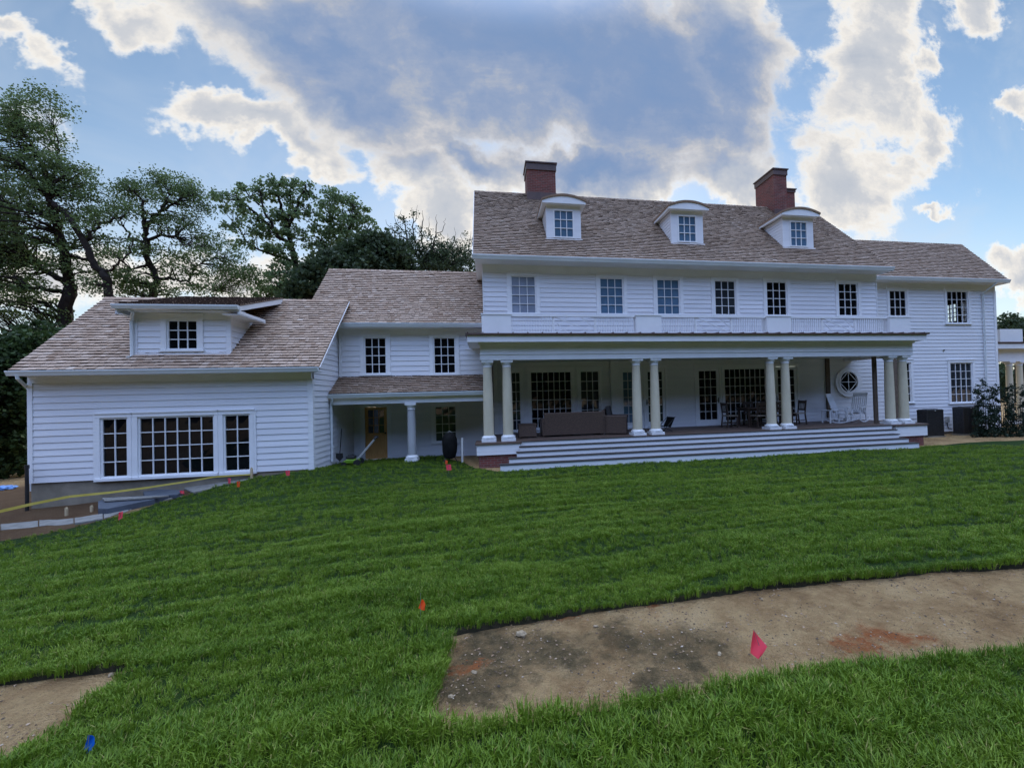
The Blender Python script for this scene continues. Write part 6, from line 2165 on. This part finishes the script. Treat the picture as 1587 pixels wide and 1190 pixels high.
# ---- marker flags
def flag(px, py, tip, shape, col, lab, w=.004, lift=0.0):
    """px,py: foot in the ground; tip: (px,py) top of the wire; shape: flag outline in photograph pixels"""
    b = gpix(px, py, lift); Y = b.y
    t = thing('marker_flag', lab, 'marker flag', b, 0, 'plastic marker flags stuck in the lawn')
    top = at(*tip, Y) - b
    m = MB(); m.tube([(0, 0, -.06), (top.x * .5 + .003, 0, top.z * .5), (top.x, 0, top.z)], w * .5, 6); local('wire', m, M['wire'], t, smooth=True)
    P = [at(a, c, Y) - b for a, c in shape]
    cx = sum(p.x for p in P) / len(P); W = max(p.x for p in P) - min(p.x for p in P)
    # a limp rectangle with a fold: subdivide the outline into strips
    m = MB(); n = 6
    A, B, C, D = P                         # top-left, top-right, bottom-right, bottom-left
    g = [[None] * (n + 1) for _ in range(n + 1)]
    for i in range(n + 1):
        for j in range(n + 1):
            u, v = i / n, j / n
            q = (A * (1 - u) + B * u) * (1 - v) + (D * (1 - u) + C * u) * v
            q = Vector((q.x, .18 * W * math.sin(u * 4.2 + v * 1.5) - .001, q.z)); g[i][j] = q
    th = Vector((0, .0012, 0))
    for i in range(n):
        for j in range(n):
            m.face([g[i][j + 1], g[i + 1][j + 1], g[i + 1][j], g[i][j]]); m.face([g[i][j] + th, g[i + 1][j] + th, g[i + 1][j + 1] + th, g[i][j + 1] + th])
    local('flag', m, M['flag_' + col], t, smooth=True)


flag(1183, 1024, (1168, 974), [(1168, 975), (1186.5, 999), (1174, 1019), (1165.5, 1014)], 'pink', 'large hot pink marker flag standing in the bare soil strip', lift=-SOD, w=.003)
flag(651, 958, (651.5, 919), [(654, 928), (659.5, 935), (658.5, 945), (648, 943)], 'orange', 'orange marker flag at the upper left corner of the soil strip', w=.003)
flag(132, 1176, (138, 1138), [(136.5, 1139), (150, 1149), (142, 1167), (125, 1168)], 'blue', 'blue marker flag leaning in the lawn beside the left soil patch', w=.003)
flag(184, 809, (188, 793), [(184, 794), (192, 792), (191, 802), (181.5, 807)], 'pink', 'pink marker flag on the lawn edge next to the stone edging', w=.008)
flag(283, 771, (283, 759), [(278, 760.5), (286, 760), (286.5, 764.5), (279, 765)], 'pink', 'small pink marker flag at the tip of the stone edging', w=.008)
flag(354, 755, (355, 739), [(353, 741), (358, 741), (357.5, 749), (353, 749)], 'pink', 'small pink marker flag below the right light of the garage window', w=.008)
flag(369.5, 757, (370, 743), [(367, 746), (372.5, 745.5), (372, 754), (366.5, 755)], 'orange', 'small orange marker flag close under the garage window', w=.008)
flag(446, 741, (446, 727), [(442, 729.5), (450, 729), (449.5, 736.5), (443, 737)], 'pink', 'pink marker flag under the siding right of the garage window', w=.008)
flag(695, 733, (695.5, 720), [(691, 720.5), (699, 719.5), (700, 728), (692, 729)], 'pink', 'pink marker flag on the lawn in front of the covered grill', w=.008)
flag(691, 724, (691, 711.5), [(690, 712.5), (694, 714), (693.5, 719), (689.5, 719)], 'orange', 'tiny orange marker flag behind the pink one near the grill', w=.008)

# ---- left bed: edging, slabs, tape, post, tarp, stakes
def slab(pts, thick, lab, name='stone_slab', mat='slate', lift=0.0, cat='stone slab', group=None, seed=0):
    r = random.Random(seed)
    P = [gpix(a, b, lift - SOD) for a, b in pts]
    c = sum(P, Vector()) / len(P)
    z = sum(p.z for p in P) / len(P)
    m = MB(); m.prism([(p.x - c.x, p.y - c.y, (p.z - z) * .8) for p in P][::-1], (0, 0, -thick))
    o = m.build(name, M[mat], bevel=min(.012, thick * .2))
    o.location = (c.x, c.y, z)
    tag(o, lab, cat, group)
    return o


EG = 'flat stones of the lawn edging'
edge_up = [(-40, 818), (0, 812), (60, 806), (115, 802), (160, 795), (200, 783), (238, 773), (276, 765)]
edge_dn = [(-40, 826), (0, 821), (60, 815), (115, 810), (160, 803), (200, 790), (238, 779), (284, 768)]
elabs = ['pale edging stone cut off by the left edge of the view', 'long pale edging stone at the left end, nearest the lawn corner', 'pale edging stone second from the left end of the edging', 'pale edging stone left of the pink flag by the edging',
         'grey edging stone just above the pink flag by the edging', 'narrow edging stone halfway to the garage window', 'last narrow edging stone below the dark slab pile']
er = random.Random(3)
for i in range(7):
    a, b, c, d = edge_up[i], edge_up[i + 1], edge_dn[i + 1], edge_dn[i]
    f = .012
    q = lambda p, s, k: (p[0] + (s[0] - p[0]) * k, p[1] + (s[1] - p[1]) * k)
    j = lambda p: (p[0] + er.uniform(-1.5, 1.5), p[1] + er.uniform(-.9, .9))
    up = [q(a, b, f)] + [j(q(a, b, k)) for k in (.25, .5, .75)] + [q(b, a, f)]
    dn = [q(c, d, f)] + [j(q(c, d, k)) for k in (.2, .5, .8)] + [q(d, c, f)]
    slab(up + dn, .07, elabs[i], 'edging_stone', 'flag_stone', er.uniform(.01, .045), 'edging stone', EG, i)
slab([(285, 757), (388, 738), (394, 742), (300, 763)], .05, 'long thin flagstone beneath the garage window sill', 'stone_slab', 'flag_stone', .05, group='stone slabs by the garage wing')
slab([(152, 777), (168, 771), (262, 765), (240, 772), (166, 788), (152, 788)], .16, 'large dark bluestone slab lying in the soil bed', 'stone_slab', 'slate', .14, group='stone slabs by the garage wing')
slab([(158, 772), (262, 766), (230, 770), (162, 776)], .04, 'lighter thin slab lying on the large dark bluestone slab', 'stone_slab', 'flag_stone', .19, group='stone slabs by the garage wing')
slab([(222, 762), (232, 758), (284, 758), (276, 765), (224, 768)], .10, 'small dark slab nearest the garage foundation', 'stone_slab', 'slate', .12, group='stone slabs by the garage wing')
for (px, py, tp, lab) in ((103, 799, 787, 'short raw lumber stake in the soil bed left of the slabs'), (142, 793, 784, 'stubby pale stake in the soil bed next to the dark slab')):
    b = gpix(px, py, -SOD); h = at(px, tp, b.y).z - b.z
    m = MB(); m.prism([(-.02, -.02, -.1), (.02, -.02, -.1), (.022, -.02, h - .02), (0, -.02, h + .02), (-.02, -.02, h)], (0, .04, 0)); o = m.build('wooden_stake', M['board']); o.location = b
    tag(o, lab, 'stake', 'wooden stakes in the soil bed')
# black pipe at the house corner
b = at(42, 780, YL - .22); tp = at(42.5, 721, YL - .22)
zb = g1(b.x, YL - .22) - SOD - .05
t = thing('drain_pipe', 'black upright drain pipe at the left corner of the garage wing', 'pipe', (b.x, YL - .22, zb))
m = MB(); m.tube([(0, 0, 0), (0, 0, tp.z - zb)], .035, 10); local('shaft', m, M['black'], t, smooth=True)
m = MB(); m.tube([(0, 0, tp.z - zb - .08), (0, 0, tp.z - zb + .01)], .045, 10); local('collar', m, M['black'], t, smooth=True)
# yellow tape stretched along the bed
m = MB()
pts = [(-40, 801, 10.2), (0, 792, 10.5), (50, 780.5, 10.9), (108, 769, 11.4), (170, 763, 11.7), (230, 755, 11.95), (290, 746, 12.2), (330, 739, 12.35), (388, 735, 12.5)]
P = [at(*p) for p in pts]
for i, (a, b) in enumerate(zip(P[:-1], P[1:])):
    for k in range(4):
        q0, q1 = a.lerp(b, k / 4), a.lerp(b, (k + 1) / 4)
        h = .037 - .0025 * i; sh = Vector((0, .012 * math.sin((i * 4 + k) * .9), 0)); sh1 = Vector((0, .012 * math.sin((i * 4 + k + 1) * .9), 0))
        u = Vector((0, 0, h)); th = Vector((0, .002, 0))
        m.face([q0 - u + sh, q1 - u + sh1, q1 + u * .8 + sh1, q0 + u * .8 + sh]); m.face([q0 + u * .8 + sh + th, q1 + u * .8 + sh1 + th, q1 - u + sh1 + th, q0 - u + sh + th])
o = m.build('barrier_tape', M['yellow'], smooth=True)
tag(o, 'yellow barrier tape stretched low across the soil bed', 'tape')
b = at(390, 741, 12.55); m = MB(); m.prism([(-.025, -.02, -.15), (.025, -.02, -.15), (.025, -.02, .26), (0, -.02, .30), (-.025, -.02, .26)], (0, .04, 0)); o = m.build('wooden_stake', M['board']); o.location = b
tag(o, 'raw lumber stake at the right end of the yellow tape', 'stake', 'wooden stakes in the soil bed')
# blue tarp heap far left
b = gpix(8, 759, -SOD)
bm = bmesh.new(); bmesh.ops.create_icosphere(bm, subdivisions=4, radius=1.0)
for v in bm.verts:
    d = 1 + .35 * noise.noise(v.co * 2.2) + .12 * noise.noise(v.co * 6.0)
    v.co = Vector((v.co.x * .26 * d, v.co.y * .2 * d, max(v.co.z, -.2) * .10 * d))
me = bpy.data.meshes.new('tarp'); bm.to_mesh(me); bm.free(); me.materials.append(M['tarp']); me.polygons.foreach_set('use_smooth', [True] * len(me.polygons))
o = bpy.data.objects.new('tarp', me); COL.objects.link(o); o.location = b + Vector((0, 0, .05))
tag(o, 'crumpled pale blue tarp on the ground past the garage wing corner', 'tarp')
# low black fence behind the right hand shrubs
t = thing('garden_fence', 'low black metal rail fence half hidden by the shrubs at the right', 'fence', (at(1512, 640, 14.9).x, 14.9, g1(22, 14.9) - .05))
x0 = 0.0; x1 = 6.0; zr = at(1520, 629, 14.9).z - t.location.z
m = MB(); m.box(x0, x1, -.02, .02, zr - .03, zr); m.box(x0, x1, -.015, .015, .12, .15); local('rail', m, M['black'], t)
m = MB()
for i in range(48): m.box(x0 + .06 + i * .12, x0 + .075 + i * .12, -.008, .008, .151, zr - .031)
local('picket_panel', m, M['black'], t)
for i in range(3):
    m = MB(); m.box(x0 + i * 2.8, x0 + i * 2.8 + .06, -.03, .03, 0, zr + .05); local('post', m, M['black'], t)
